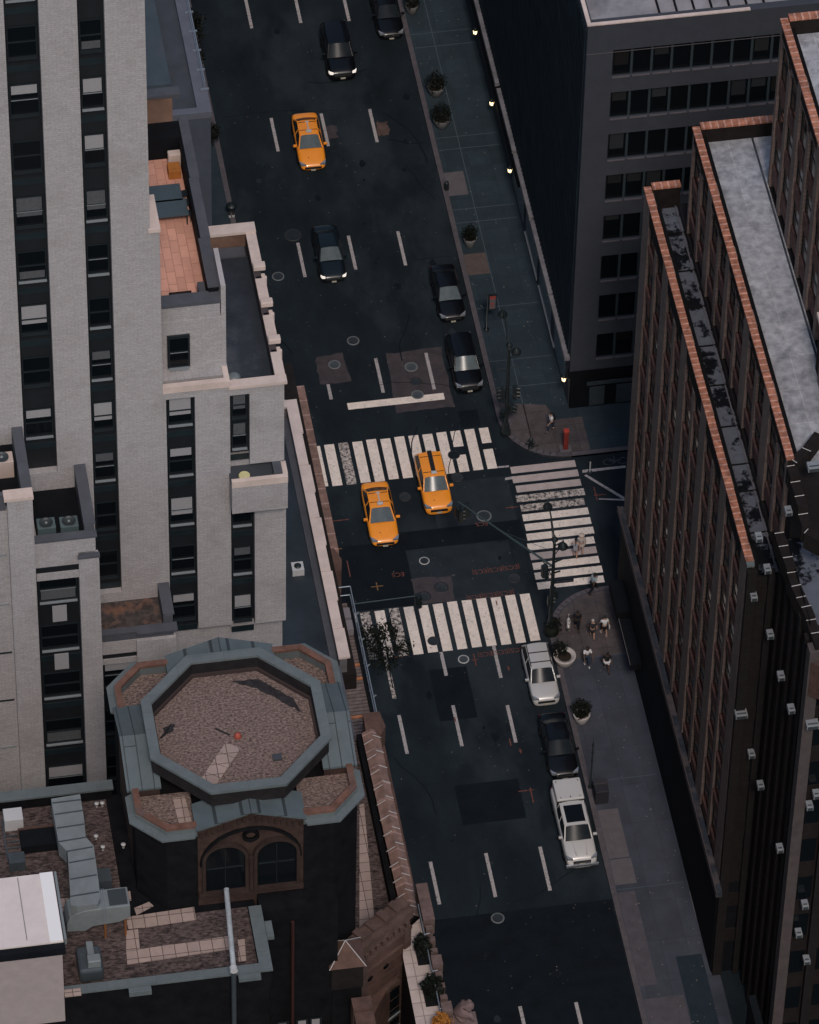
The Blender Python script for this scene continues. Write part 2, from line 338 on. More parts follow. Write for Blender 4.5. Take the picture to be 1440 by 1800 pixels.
for k in range(60):
    x = rnd.choice([-5.4, -1.7, 1.7, 5.2]) + rnd.gauss(0, .35); y = rnd.uniform(-45, 48); r_ = rnd.uniform(.06, .28); pts = [(x + r_ * rnd.uniform(.6, 1.2) * math.cos(t * .7), y + r_ * 1.5 * rnd.uniform(.6, 1.2) * math.sin(t * .7)) for t in range(9)]
    cr.sheet(pts, .0105 + k * .00001, rnd.choice([0, 0, 1]))
struct(cr.build('road_stain', [asphalt_dark, asphalt_mid]), 'stuff')
def rough_patch(pts, m_, z=.008, amp=.07):
    q = []
    for i in range(len(pts)):
        a = Vector(P(*pts[i])); b = Vector(P(*pts[(i + 1) % len(pts)]))
        for k in range(6): q.append(tuple(a.lerp(b, k / 6) + Vector((rnd.uniform(-amp, amp), rnd.uniform(-amp, amp)))))
    struct(MB().sheet(q, z).build('road_patch', m_))
rough_patch([(555, 628), (603, 620), (617, 670), (562, 676)], patch_tan)
rough_patch([(679, 622), (775, 610), (799, 715), (697, 726)], patch_tan)
rough_patch([(722, 1018), (792, 1012), (801, 1056), (734, 1062)], patch_tan, .010)
rough_patch([(660, 216), (681, 214), (686, 236), (664, 239)], patch_brown, .010, .12)
rough_patch([(568, 222), (590, 220), (594, 242), (572, 245)], patch_tan, .010, .12)
# markings
mk = MB()
def lane(x, ys, w=.11):
    for a, b in ys: mk.rect(x - w, x + w, b, a, .013, 0)
lane(-3.47, [(50.3, 47.05), (37.85, 34.5), (25.5, 22.2), (-16.99, -20.2), (-28.97, -32.35), (-41, -44.2), (12.1, 10.7)])
lane(0.02, [(50.3, 47.1), (37.79, 34.5), (25.67, 22.4), (14.0, 10.8), (-16.7, -20.1), (-28.8, -32.3), (-40.8, -44), (-12.2, -14.2)])
lane(3.41, [(50.1, 46.8), (37.74, 34.4), (25.6, 22.3), (14, 10.6), (-17.2, -20.3), (-28.8, -32.3), (-41, -44.2), (-12.2, -14.9)])
struct(mk.build('lane_marking', paint_grey))
st = MB(); st.rect(-2.5, 3.95, 9.6, 10.2, .014); struct(st.build('stop_line', paint))
st = MB(); st.rect(-3.65, -3.4, -12.2, -15.6, .012); struct(st.build('lane_marking', paint_worn))
cw = MB()
for k in range(14):
    x1 = 6.33 - k * .932; mi = 1 if k == 10 else 0
    if k == 0: cw.rect(x1 - .62, x1, 5.3, 6.68, .014, mi); cw.rect(x1 - .66, x1 - .02, 2.98, 4.75, .014, mi)
    elif k in (2,): cw.rect(x1 - .66, x1, 2.98, 4.5, .014, mi); cw.rect(x1 - .66, x1, 5.25, 6.68, .014, mi)
    else: cw.rect(x1 - .66, x1, 2.98 + rnd.uniform(-.05, .05), 6.7 + rnd.uniform(-.05, .05), .014, mi)
struct(cw.build('crosswalk', [paint, paint_worn]))
cw = MB()
for k in range(13):
    x1 = 6.45 - k * .943; cw.rect(x1 - .64, x1, -12.15 + rnd.uniform(-.04, .04), -8.12 + rnd.uniform(-.04, .04), .014, 1 if k in (9, 11) else 0)
struct(cw.build('crosswalk', [paint, paint_worn]))
cw = MB()
for k in range(13):
    y1 = 2.95 - k * .853; cw.rect(7.12 + rnd.uniform(-.08, .08), 11.45 + rnd.uniform(-.05, .12), y1 - .6, y1, .014, 1 if k in (3, 4) else (2 if k < 3 or k in (9,) else 0))
struct(cw.build('crosswalk', [paint, paint_worn, wornpaint('road_paint_soiled', (.46, .39, .37), ASPH, .60, .74, 4)]))
# cross street bike-lane edge lines east of the crossing
bl = MB()
quadpx(bl, [(1024, 826), (1100, 818), (1100, 822), (1024, 831)], .013); quadpx(bl, [(1027, 836), (1031, 834), (1098, 874), (1096, 878)], .014)
quadpx(bl, [(1053, 876), (1098, 877), (1098, 880), (1053, 878)], .015)
quadpx(bl, [(871, 820), (895, 818), (895, 821), (871, 823)], .013); quadpx(bl, [(888, 840), (903, 837), (903, 842), (888, 844)], .013)
struct(bl.build('edge_line', paint_grey))
bs = MB()
for cx in (0, .95):
    n = 20
    for i in range(n):
        a0, a1 = 2 * math.pi * i / n, 2 * math.pi * (i + 1) / n
        bs.add([(13.6 + cx + r_ * math.cos(a), 2.45 + r_ * .8 * math.sin(a), .013) for r_, a in ((.3, a0), (.37, a0), (.37, a1), (.3, a1))], [(0, 1, 2, 3)])
bs.rect(13.6, 14.5, 2.5, 2.56, .0135); bs.rect(14.0, 14.06, 2.3, 2.9, .014)
struct(bs.build('bike_symbol', wornpaint('road_paint_faint', (.09, .10, .105), ASPH, .45, .6, 8)))
# utility mark-out spray paint
orange = mat('spray_orange', (.17, .065, .05), .8, var=.3, vs=5, v2=.8, c2=ASPH, v2s=6)
yellow = mat('spray_yellow', (.2, .11, .05), .8, var=.3, vs=5, v2=.8, c2=ASPH, v2s=6)
for px, py, txt, sz in ((872, 1001, '|ECS|ECS|ECS|', .52), (862, 1046, '|ECS|ECS|ECS|', .52), (882, 1146, '|ECS|ECS|ECS|', .52), (847, 921, 'ECS', .5), (700, 1010, 'ECS', .5)):
    x, y = P(px, py); o = text_mesh('spray_marking', txt, sz, Matrix.Translation((x, y, .0165)) @ Matrix.Rotation(math.pi + rnd.uniform(-.03, .03), 4, 'Z'), orange); struct(o)
sp = MB()
def cross(px, py, a=.45, b=.3, mi=0, w=.035):
    x, y = P(px, py); z = .017 + .0003 * len(sp.f) / 2
    sp.rect(x - a, x + a, y - w, y + w, z, mi); sp.rect(x - w, x + w, y - b, y + b, z + .001, mi)
for c_ in ((588, 966, .5, .12, 1), (663, 1031, .4, .35, 1), (900, 892, .4, .1), (1047, 868, .06, .6), (1055, 870, .4, .05), (915, 1320, .1, .2), (925, 1390, .5, .05), (935, 1398, .05, .6), (835, 1160, .2, .5), (597, 915, .6, .05), (613, 1000, .05, .7), (873, 1060, .05, .2), (700, 1155, .3, .05), (894, 1175, .08, .2), (897, 1305, .06, .3), (800, 1265, .06, .2)): cross(*c_)
struct(sp.build('spray_marking', [orange, yellow]))
bits = MB()
for k in range(420):
    x = rnd.uniform(-7, 7); y = rnd.uniform(-40, 45); a = rnd.uniform(.02, .06); bits.rect(x, x + a, y, y + a * rnd.uniform(.5, 1.5), .019)
for k in range(260):
    x = rnd.uniform(7.5, 11.6); y = rnd.choice([rnd.uniform(-50, -9.5), rnd.uniform(5, 48)]); a = rnd.uniform(.03, .08); bits.rect(x, x + a, y, y + a, .163)
struct(bits.build('litter', mat('litter', (.18, .16, .15), .8, var=.6, vs=3)), 'stuff')
# manhole covers
def manhole(px, py, r, label, ring, inner, sq=False):
    x, y = P(px, py); q = MB()
    if r > .2:
        q.lathe([(0, .022), (r * .8, .022), (r * .82, .026), (r, .026), (r, .0)], 28, (x, y, 0))
        for i in range(len(q.m)): q.m[i] = 1 if i // 28 < 1 else 0
        o = q.build('manhole_cover', [ring, inner], None, (x, y, 0)); tag(o, label, 'manhole cover', 'manhole covers in the road')
        gr = MB()
        for k in range(-3, 4):
            h = math.sqrt(max(.01, (r * .72) ** 2 - (k * r * .2) ** 2)); gr.rect(x - h, x + h, y + k * r * .2 - .02, y + k * r * .2 + .02, .0235)
        o2 = gr.build('grating', iron, None, (0, 0, 0)); o2.parent = o; o2.matrix_parent_inverse = Matrix.Translation((-x, -y, 0))
ring_l = mat('ring_pale', (.42, .42, .41), .6); ring_g = mat('ring_grey', (.14, .15, .155), .6); ring_d = mat('ring_dark', (.02, .022, .025), .6); in_d = mat('cover_dark', (.035, .04, .045), .6, var=.3, vs=5); in_g = mat('cover_grey', (.1, .115, .125), .6, var=.2, vs=5)
for a in ((515, 413, .62, 'large dark round cover north-west of the dark moving sedan', ring_d, asphalt_mid), (489, 486, .42, 'faint grey round cover near the west kerb below the large one', ring_g, in_d),
          (621, 599, .42, 'small grey round cover in the lane above the two tan patches', ring_g, in_d), (588, 641, .42, 'grey round cover inside the smaller tan road patch', ring_g, in_g),
          (723, 645, .45, 'pale grey round cover, topmost of three on the larger tan patch', ring_g, in_g), (731, 671, .38, 'dark round cover, middle of three on the larger tan patch', ring_d, in_d),
          (734, 694, .42, 'pale round cover on the stop line, lowest of three on the tan patch', ring_g, in_g), (798, 800, .40, 'dark round cover cutting a stripe of the north crosswalk', ring_d, asphalt_dark),
          (712, 873, .42, 'dark round cover between the two taxis in the crossing', ring_d, in_d), (804, 839, .42, 'dark round cover just below the north crosswalk right of the taxi', ring_d, in_d),
          (851, 907, .5, 'faint round cover under the signal mast arm', ring_g, in_d), (746, 986, .34, 'small cover with a bright ring in the middle of the crossing', ring_l, in_d),
          (776, 1033, .46, 'dark round cover in the square tan patch above the south crosswalk', ring_d, in_d), (746, 1049, .44, 'dark round cover at the lower left of the square tan patch', ring_d, in_d),
          (815, 1159, .36, 'small cover with a bright ring just below the south crosswalk', ring_l, in_g), (762, 1127, .38, 'dark round cover at the foot of the south crosswalk stripes', ring_d, in_d),
          (904, 1016, .42, 'faint round cover beside the orange lettering near the east crosswalk', ring_d, in_d), (875, 1614, .42, 'faint round cover in the dark lower roadway', ring_g, in_d)):
    manhole(*a)
# ================================================================== BUILDINGS
def win_south(parent, x0, x1, z0, z1, y, fr=frame_dark, bars=True, blind=0., sill=True, mull=0, pane=glass):
    """one window in a south wall; glass set back, frame, meeting rail, optional blind behind as a sub-part"""
    q = MB(); w = .06
    q.box(x0, x1, y + .05, y + .07, z0, z1, 1)
    q.box(x0, x0 + w, y, y + .048, z0, z1); q.box(x1 - w, x1, y, y + .048, z0, z1)
    q.box(x0 + w, x1 - w, y, y + .048, z0, z0 + w); q.box(x0 + w, x1 - w, y, y + .048, z1 - w, z1)
    if bars: q.box(x0 + w, x1 - w, y - .01, y + .047, (z0 + z1) / 2 - .03, (z0 + z1) / 2 + .03)
    for k in range(mull):
        xm = x0 + (x1 - x0) * (k + 1) / (mull + 1); q.box(xm - .03, xm + .03, y + .002, y + .046, z0 + w, z1 - w)
    o = q.build('window', [fr, pane], parent)
    if sill: MB().box(x0 + .02, x1 - .02, y - .13, y + .03, z0 - .07, z0 - .003).build('sill', [frame_m if rnd.random() < .5 else frame_dark], o)
    if bars and rnd.random() < .35: MB().box(x0 + .08, x1 - .08, y - .02, y - .0105, (z0 + z1) / 2 - .02, (z0 + z1) / 2 + .025).build('meeting_rail', frame_m, o)
    if not blind and rnd.random() < .4: MB().box(x0 + .1, x1 - .1, y + .042, y + .0499, z0 + .12, z0 + (z1 - z0) * rnd.choice([.3, .45])).build('blind', blind_dim, o)
    if blind: MB().box(x0 + .1, x1 - .1, y + .042, y + .0499, z1 - .1 - (z1 - z0) * blind, z1 - .1).build('blind', blind_m if rnd.random() < .7 else blind_dim, o)
    return o
def recess(parent, X0, X1, z0, z1, y, zs, hw, hs=None, blindp=.25, deep=.42):
    """dark vertical strip of stacked windows between two piers"""
    MB().box(X0, X1, y + deep, y + deep + .3, z0, z1).build('spandrel_strip', dark_metal, parent)
    for z in zs:
        if z + hw > z1 + .3 or z < z0 - .2: continue
        r_ = rnd.random(); b = rnd.choice([.28, .5, .62]) if r_ < blindp else 0.
        win_south(parent, X0 + .1, X1 - .1, max(z, z0 + .06), min(z + hw, z1 - .06), y + deep - .09, bars=True, blind=b)
        if rnd.random() < .75: MB().box(X0 + .02, X1 - .02, y + deep - .06, y + deep - .003, z - .95, z - .55).build('spandrel_panel', spandrel_m, parent)
FL = 3.8
# ---- pale brick tower on the left ------------------------------------------------
T = root('pale_brick_tower', 'tall pale brick office building with dark vertical window strips, filling the left side', 'building', (-21, -44, 0))
YF = -45.8
def piers(parent, xs, z0, z1, y, t=.5, m_=None, name='pier'):
    q = MB()
    for a, b in xs: q.box(a, b, y, y + t, z0, z1)
    return q.build(name, m_ or lt_brick, parent)
# upper shaft: core behind, brick piers in front
MB().box(-40, -21.86, YF + .72, -31, 0, 104).build('wall', lt_brick, T)
piers(T, [(-33, -28.62), (-26.96, -25.12), (-23.81, -21.86)], 44, 104, YF, .72)
MB().box(-21.86, -21.38, YF + .02, YF + .7, 44, 73.6).build('pier', lt_brick, T)
MB().box(-21.95, -21.34, YF - .08, YF + 2.4, 73.6, 73.85).build('coping', lt_stone, T)
MB().box(-28.62, -26.96, YF, YF + .72, 44, 56.9).build('wall', lt_brick, T)
MB().box(-25.12, -23.81, YF, YF + .72, 46.0, 47.0).build('wall', lt_brick, T)
zw = [61.4 - 2.05 + FL * k for k in range(-4, 12)]
recess(T, -28.62, -26.96, 56.9, 104, YF, zw, 2.05, blindp=.25)
recess(T, -25.12, -23.81, 47.0, 104, YF, zw, 2.05, blindp=.33)
# block with the tiled terrace
MB().box(-21.86, -18.0, YF + .5, -31.5, 0, 62.3).build('wall', lt_brick, T)
piers(T, [(-21.38, -21.24), (-19.74, -18.0)], 43.4, 61.9, YF, .5)
piers(T, [(-21.24, -19.74)], 61.4, 61.9, YF, .5); 
recess(T, -21.24, -19.74, 43.4, 61.4, YF, [61.3 - 2.05 - FL * k for k in range(6)], 2.05, blindp=.6, deep=.3)
q = MB(); q.box(-21.4, -17.92, YF - .06, YF + .24, 61.9, 62.35); q.box(-18.2, -17.92, YF + .24, YF + 2.2, 61.9, 62.35); q.build('parapet_coping', lt_stone, T)
MB().box(-21.86, -18.2, -44.75, -32, 62.0, 66.0).build('wall', lt_brick, T)
q = MB(); q.box(-21.0, -19.84, -44.9, -44.78, 62.75, 65.05, 0); q.build('window_surround', frame_dark, T)
win_south(T, -20.95, -19.88, 62.85, 65.0, -44.97, mull=0, sill=True)
MB().box(-21.8, -18.7, -43.9, -32.6, 66.0, 66.1).build('terrace_floor', terra, T)
# terrace parapet: dark inside, grey coping
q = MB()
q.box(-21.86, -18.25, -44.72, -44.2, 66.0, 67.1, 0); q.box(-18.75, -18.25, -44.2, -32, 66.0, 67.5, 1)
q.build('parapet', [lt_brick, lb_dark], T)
q = MB(); q.box(-21.9, -18.2, -44.85, -44.1, 67.1, 67.3); q.box(-18.78, -18.2, -44.1, -40.6, 67.5, 67.62); q.box(-18.66, -18.15, -40.6, -36.2, 67.5, 67.66); q.box(-18.6, -18.1, -36.2, -31.6, 67.5, 67.7); q.build('parapet_coping', coping_grey, T)
MB().box(-19.2, -18.85, -44.1, -43.2, 66.1, 67.1).build('pier', coping_grey, T)
MB().box(-18.2, -17.95, -44.75, -42, 62.35, 68.2).build('pier', lt_brick, T)
q = MB(); q.box(-21.9, -18.3, -33.0, -31.8, 66.0, 67.6, 0); q.box(-21.8, -18.9, -31.8, -31.2, 62, 69.4, 1); q.build('wall', [lb_dark, roof_brownwall], T)
MB().box(-21.9, -18.5, -31.9, -31.3, 69.4, 69.6).build('coping', coping_grey, T)
# corner block with the dark roof
MB().box(-18.0, -15.12, YF + .5, -34, 0, 60.6).build('wall', lt_brick, T)
piers(T, [(-16.9, -15.1)], 55.9, 61.68, YF, .48); piers(T, [(-18.0, -17.93)], 43.4, 61.68, YF, .48); piers(T, [(-17.93, -16.9)], 61.2, 61.68, YF, .48)
piers(T, [(-16.68, -15.02)], 43.4, 54.7, YF - .12, .62)
piers(T, [(-17.93, -16.68)], 53.3, 55.3, YF, .5)
piers(T, [(-16.68, -15.1)], 54.86, 55.3, YF + .03, .47)
MB().box(-16.74, -14.98, YF - .16, YF + .1, 54.7, 54.85).build('coping', roof_brownwall, T)
MB().box(-17.93, -16.68, YF - .02, YF + .3, 54.05, 54.5).build('lintel', dark_metal, T)
recess(T, -17.93, -16.9, 56.6, 61.2, YF, [59.3, 57.0], 1.9, deep=.3, blindp=.9)
recess(T, -17.93, -16.68, 43.4, 53.2, YF, [53.1 - 2.05 - FL * k for k in range(3)], 2.05, deep=.3)
# little balcony with round drain lid
q = MB(); q.box(-18.0, -15.05, YF - 1.05, YF - .8, 55.3, 55.75); q.box(-15.28, -15.02, YF - .8, YF + .1, 55.3, 55.75); q.build('balcony_parapet', lt_stone, T)
q = MB(); q.box(-18.0, -15.3, YF - .8, YF + .5, 55.2, 55.34); q.build('balcony_floor', roof_grey, T)
q = MB(); q.box(-18.0, -15.06, YF - 1.02, YF, 53.3, 55.3); q.build('wall', lt_brick, T)
q = MB(); q.box(-15.75, -15.3, YF - .75, YF + .4, 55.35, 55.9); q.build('wall', [coping_grey], T)
q = MB(); q.lathe([(.28, .12), (.3, .1), (.3, 0)], 20, (-17.25, YF - .35, 55.36)); q.lathe([(.0, .13), (.28, .12)], 20, (-17.25, YF - .35, 55.36))
tag(q.build('drain_lid', mat('pale_yellow', (.62, .58, .30), .6, var=.1, vs=4), None, (-17.25, YF - .35, 55.36)), 'round pale yellow lid on the small balcony of the corner block', 'lid')
# dark roof with moulded stone parapet
RZ = 60.6
MB().box(-17.95, -15.2, -45.2, -34.5, RZ, RZ + .08).build('roof', roof_dark, T)
q = MB(); q.box(-17.9, -15.1, -34.6, -34.2, RZ, RZ + 1.1); q.build('parapet', roof_brownwall, T)
q = MB(); q.box(-15.5, -15.12, YF + .4, -34.6, RZ, RZ + 1.0); q.build('parapet', [mat('parapet_inner', (.07, .06, .065), .9, var=.3, vs=1)], T)
q = MB(); q.box(-18.0, -14.95, YF - .08, YF + .48, RZ + 1.1, RZ + 1.28); q.box(-18.0, -14.95, -34.75, -34.05, RZ + 1.1, RZ + 1.28)
for a, b in ((-45.3, -43.6), (-42.6, -40.9), (-39.9, -38.2), (-37.2, -34.7)): q.box(-15.5, -14.97, a, b, RZ + 1.0, RZ + 1.2)
q.build('parapet_coping', lt_stone, T)
for yc in (-43.1, -40.4, -37.7):
    q = MB(); q.box(-15.5, -14.85, yc + .12, yc + .52, RZ + 1.1, RZ + 1.45); q.box(-15.42, -14.9, yc - .1, yc + .12, RZ + .3, RZ + .95); q.box(-15.45, -14.84, yc - .3, yc - .1, RZ + .4, RZ + 1.0); q.box(-15.35, -14.92, yc - .5, yc - .3, RZ + .1, RZ + .7); q.build('parapet_scroll', lt_stone, T, bevel=.05)
MB().box(-17.9, -17.0, -36.5, -35.4, RZ, RZ + .14).box(-17.9, -15.6, -35.4, -34.7, RZ, RZ + .2).build('roof_curb', coping_grey, T)
q = MB(); q.lathe([(.34, 0), (.36, .25), (.2, .34), (0, .36)], 16, (-17.5, -44.2, RZ + .08)); tag(q.build('roof_vent', galv, None, (-17.5, -44.2, RZ)), 'domed metal vent in the corner of the dark roof behind the stone parapet', 'vent')
# lower wings in front (left edge): three stepped blocks with pits
def wing(x0, x1, zt, y, y1=YF + .5): MB().box(x0, x1, y, y1, 0, zt).build('wall', lt_brick, T)
YR, YL = -48.4, -50.4
# base walls
MB().box(-33, -21.4, YR + .35, YF + .3, 0, 46.2).build('wall', lt_brick, T)
MB().box(-33, -25.5, YL + .35, YR + .35, 0, 54.2).build('wall', lt_brick, T)
# rusty pit roof
MB().box(-25.2, -21.9, YR + .3, YF, 46.2, 46.3).build('roof', rust_roof, T)
q = MB(); q.box(-25.2, -21.4, YR, YR + .3, 46.1, 46.6); q.box(-21.9, -21.4, YR + .3, YF - .01, 46.21, 47.3); q.build('parapet', coping_grey, T)
q = MB(); q.box(-25.3, -23.4, YR - .05, YR + .35, 46.6, 46.73); q.box(-23.4, -21.2, YR - .25, YR + .35, 46.6, 46.74); q.box(-21.9, -21.3, YR + .35, YF - .01, 47.3, 47.4); q.build('parapet_coping', coping_grey, T)
q = MB(); q.box(-25.3, -23.4, YR - .02, YR + .3, 45.1, 46.09); q.box(-23.4, -21.3, YR - .2, YR + .3, 44.3, 46.09); q.box(-25.3, -23.4, YR - .02, YR + .3, 44.3, 44.7); q.build('wall', lt_brick, T)
MB().box(-25.3, -23.4, YR + .05, YR + .3, 44.7, 45.1).build('lintel', dark_metal, T)
piers(T, [(-25.5, -25.3), (-22.9, -21.4)], 20, 44.3, YR - .1, .5)
recess(T, -25.3, -22.9, 20, 44.28, YR - .1, [42.3 - FL * k for k in range(5)], 1.9, blindp=.7, deep=.32)
MB().box(-21.6, -21.5, -47.6, -47.4, 46.3, 46.7).build('drain_pipe', galv, T)
# condenser pit
PZ = 55.6
MB().box(-28.7, -25.6, YF - 2.2, YF, 50.5, PZ).build('wall', lt_brick, T)
MB().box(-28.5, -26.0, YF - 2.0, YF - .1, PZ, PZ + .06).build('roof', lb_dark, T)
q = MB(); q.box(-28.75, -25.6, YL, YL + .345, PZ + .001, PZ + 1.1); q.build('parapet', lt_brick, T)
MB().box(-28.75, -25.6, YL + .35, YF - 2.2, 50.5, PZ).build('wall', lt_brick, T)
MB().box(-28.5, -26.1, YL + .35, YF - .1, PZ + .06, PZ + .1).build('roof', lb_dark, T)
q = MB(); q.box(-26.1, -25.6, YL + .35, YF, PZ, PZ + 1.6); q.build('parapet', coping_grey, T)
q = MB(); q.box(-28.8, -25.5, YL - .08, YL + .4, PZ + 1.1, PZ + 1.22); q.box(-26.12, -25.52, YL + .4, YF, PZ + 1.6, PZ + 1.7); q.build('parapet_coping', coping_grey, T)
piers(T, [(-26.5, -25.45)], 20, 55.3, YL - .18, .5); MB().box(-26.55, -25.4, YL - .22, YL + .1, 55.3, 55.42).build('coping', coping_grey, T)
MB().box(-28.7, -26.5, YL + .02, YL + .3, 54.3, 54.75).build('lintel', dark_metal, T)
MB().box(-28.7, -26.5, YL - .02, YL + .3, 53.75, 54.3).box(-28.75, -26.5, YL, YL + .3, 54.75, PZ).build('wall', lt_brick, T)
recess(T, -28.7, -26.5, 20, 53.72, YL, [51.85 - FL * k for k in range(6)], 1.9, blindp=.15, deep=.3)
for z in (50.3, 46.5): MB().box(-27.95, -27.2, YL + .12, YL + .18, z, z + 1.2).build('blank_panel', [blind_m], T)
# far left wing
LZ = 59.3
MB().box(-33, -28.75, YL + .1, YF, 0, LZ - .1).build('wall', lt_brick, T)
piers(T, [(-30.05, -28.75)], 20, LZ + 1.1, YL - .3, .5); MB().box(-30.2, -28.7, YL - .38, YL + .3, LZ + 1.1, LZ + 1.3).build('coping', lt_stone, T)
q = MB(); q.box(-29.25, -28.7, YL + .3, YF, LZ, LZ + 1.3); q.box(-33, -30.1, YL + .1, YL + .4, LZ, LZ + 1.1); q.build('parapet', coping_grey, T)
MB().box(-33, -29.25, YL + .4, YF, LZ, LZ + .06).build('roof', lb_dark, T)
piers(T, [(-33, -31.7)], 20, LZ, YL - .3, .5)
recess(T, -31.7, -30.05, 20, LZ - 1, YL, [56.0 - FL * k for k in range(6)], 1.9, deep=.25)
T.location = (-21, -44, 0)
# things on the terraces
def ac_fan(x, y, z, label, body, w=1.0, h=.8, d=.75):
    r_ = root('condenser_unit', label, 'air conditioner', (x, y, z), 'roof condenser units')
    MB().box(x - w / 2, x + w / 2, y - d / 2, y + d / 2, z, z + h).build('casing', body, r_, bevel=.03)
    q = MB().lathe([(.36, h + .005), (.36, h + .05), (.31, h + .05), (.31, h + .01), (.1, h - .0 + .012), (.0, h + .04)], 20, (x, y, z)); o = q.build('fan_guard', [grille_m], r_)
    q = MB(); q.blob((x, y, z + h + .05), .1, .1, .05, 8, 4); q.build('fan_hub', [galv], o)
pit_unit = mat('pit_unit', (.09, .13, .14), .5, var=.1, vs=4)
ac_fan(*P(81, 917, PZ + .9), PZ + .1, 'left of two dark square condenser units in the roof pit', pit_unit, .95, .7)
ac_fan(*P(121, 914, PZ + .9), PZ + .1, 'right of two dark square condenser units in the roof pit', pit_unit, .95, .7)
ac_fan(*P(3, 803, LZ + 1.3), LZ + .06, 'cream condenser unit with fan on the far left wing roof', mat('cream_metal', (.48, .38, .33), .6), 1.15, 1.2)
# table set
def table(x, y, z, label):
    r_ = root('terrace_table', label, 'table', (x, y, z), 'terrace tables'); q = MB().box(x - .85, x + .85, y - .62, y + .62, z + .7, z + .76); q.build('tabletop', mat_table, r_)
    q = MB()
    for sx in (-1, 1):
        for sy in (-1, 1): MB().box(x + sx * .76 - .03, x + sx * .76 + .03, y + sy * .55 - .03, y + sy * .55 + .03, z, z + .7).build('leg', iron, r_)
mat_table = mat('table_blue_grey', (.06, .085, .1), .5, var=.1, vs=3)
table(*P(290, 341, 66.8), 66.1, 'blue-grey terrace table on orange tiles, the farther of two'); table(*P(301, 367, 66.8), 66.1, 'blue-grey terrace table on orange tiles, the nearer of two')
def chair(x, y, z, rz, label):
    r_ = root('terrace_chair', label, 'chair', (x, y, z), 'terrace chairs', rz)
    MB().box(-.22, .22, -.22, .22, .43, .47).build('seat', iron, r_); MB().box(-.22, .22, .2, .24, .47, .9).build('backrest', iron, r_)
    for sx in (-1, 1):
        for sy in (-1, 1): MB().box(sx * .2 - .015, sx * .2 + .015, sy * .2 - .015, sy * .2 + .015, 0, .43).build('leg', iron, r_)
chair(*P(324, 341, 66.5), 66.1, -1.4, 'dark metal chair at the far table on the terrace'); chair(*P(330, 356, 66.5), 66.1, -1.7, 'dark metal chair between the two terrace tables'); chair(*P(338, 374, 66.5), 66.1, -1.2, 'dark metal chair pulled out beside the nearer terrace table')
q = MB().box(-20.7, -19.55, -44.05, -43.5, 66.1, 66.85); q.box(-20.6, -19.65, -43.95, -43.6, 66.85, 66.9, 1); tag(q.build('planter_box', [lb_dark, soil], None, (-20.1, -43.8, 66.1)), 'long dark planter box against the near end of the tiled terrace', 'planter')
q = MB().box(-19.5, -18.85, -34.6, -33.9, 66.1, 66.7); tag(q.build('storage_box', mat('orange_box', (.42, .16, .04), .7, var=.2, vs=2), None, (-19.2, -34.2, 66.1), bevel=.03), 'small orange-brown storage box at the far end of the tiled terrace', 'box')
q = MB().box(-19.4, -18.6, -33.7, -33.3, 66.1, 67.0); tag(q.build('cushion_chest', lt_stone, None, (-19.0, -33.5, 66.1), bevel=.05), 'small pale chest beside the orange-brown box on the terrace', 'box')
# ---- low annex with long pale parapet -------------------------------------------------
A = root('low_annex', 'low flat-roofed annex with a dark roof and long pale stone parapet beside the avenue', 'building', (-13, -38, 0))
MB().box(-15.1, -11.4, -47.6, -24.0, 0, 40.3).build('wall', brown_brick, A)
MB().box(-15.08, -12.3, -47.4, -28.4, 40.31, 40.5).build('roof', mat('roof_navy', (.018, .026, .034), .6, var=.4, vs=.5, v2=.5, c2=(.05, .05, .06), v2s=.4), A)
q = MB(); q.box(-12.7, -12.3, -47.4, -28.5, 40.5, 40.62); q.build('gutter', coping_grey, A)
q = MB(); q.box(-12.3, -11.9, -47.4, -28.0, 40.31, 41.3); q.box(-15.1, -12.3, -28.4, -28.0, 40.31, 41.3); q.build('parapet', mat('annex_parapet', (.12, .11, .11), .9, var=.2, vs=1), A)
q = MB()
ys = [-47.3, -45.2, -43.1, -41, -39.0, -37.0, -35, -33, -30.5, -27.9]
for i in range(9): q.box(-12.35, -11.8 if i % 2 else -11.72, ys[i], ys[i + 1] - .03, 41.3, 41.45 + .02 * (i % 2))
q.box(-15.1, -12.35, -28.45, -27.9, 41.3, 41.45); q.build('parapet_coping', lt_stone, A)
q = MB(); q.box(-11.35, -10.62, -36.5, -23.6, 37.2, 37.9); q.box(-14, -11.35, -24.3, -23.6, 37.2, 37.9); q.build('cornice', brown_tile, A)
q = MB(); q.prism([(-11.5, -38.2), (-10.75, -38.2), (-10.6, -37.4), (-10.9, -36.5), (-11.6, -36.5)], 33, 38.2); q.build('corner_turret', brownstone, A)
q = MB(); q.prism([(-11.5, -42.0), (-11.0, -42.0), (-11.0, -38.2), (-11.5, -38.2)], 30, 37.4); q.build('pier', brownstone, A)
q = MB(); q.box(-13.8, -13.15, -40.3, -39.65, 40.5, 40.95, 0); q.lathe([(.2, .46), (.2, .5), (0, .51)], 14, (-13.47, -39.97, 40.5), 1); tag(q.build('roof_fan', [white_m, iron], None, (-13.5, -40, 40.5)), 'small square white fan box alone on the dark annex roof', 'vent')
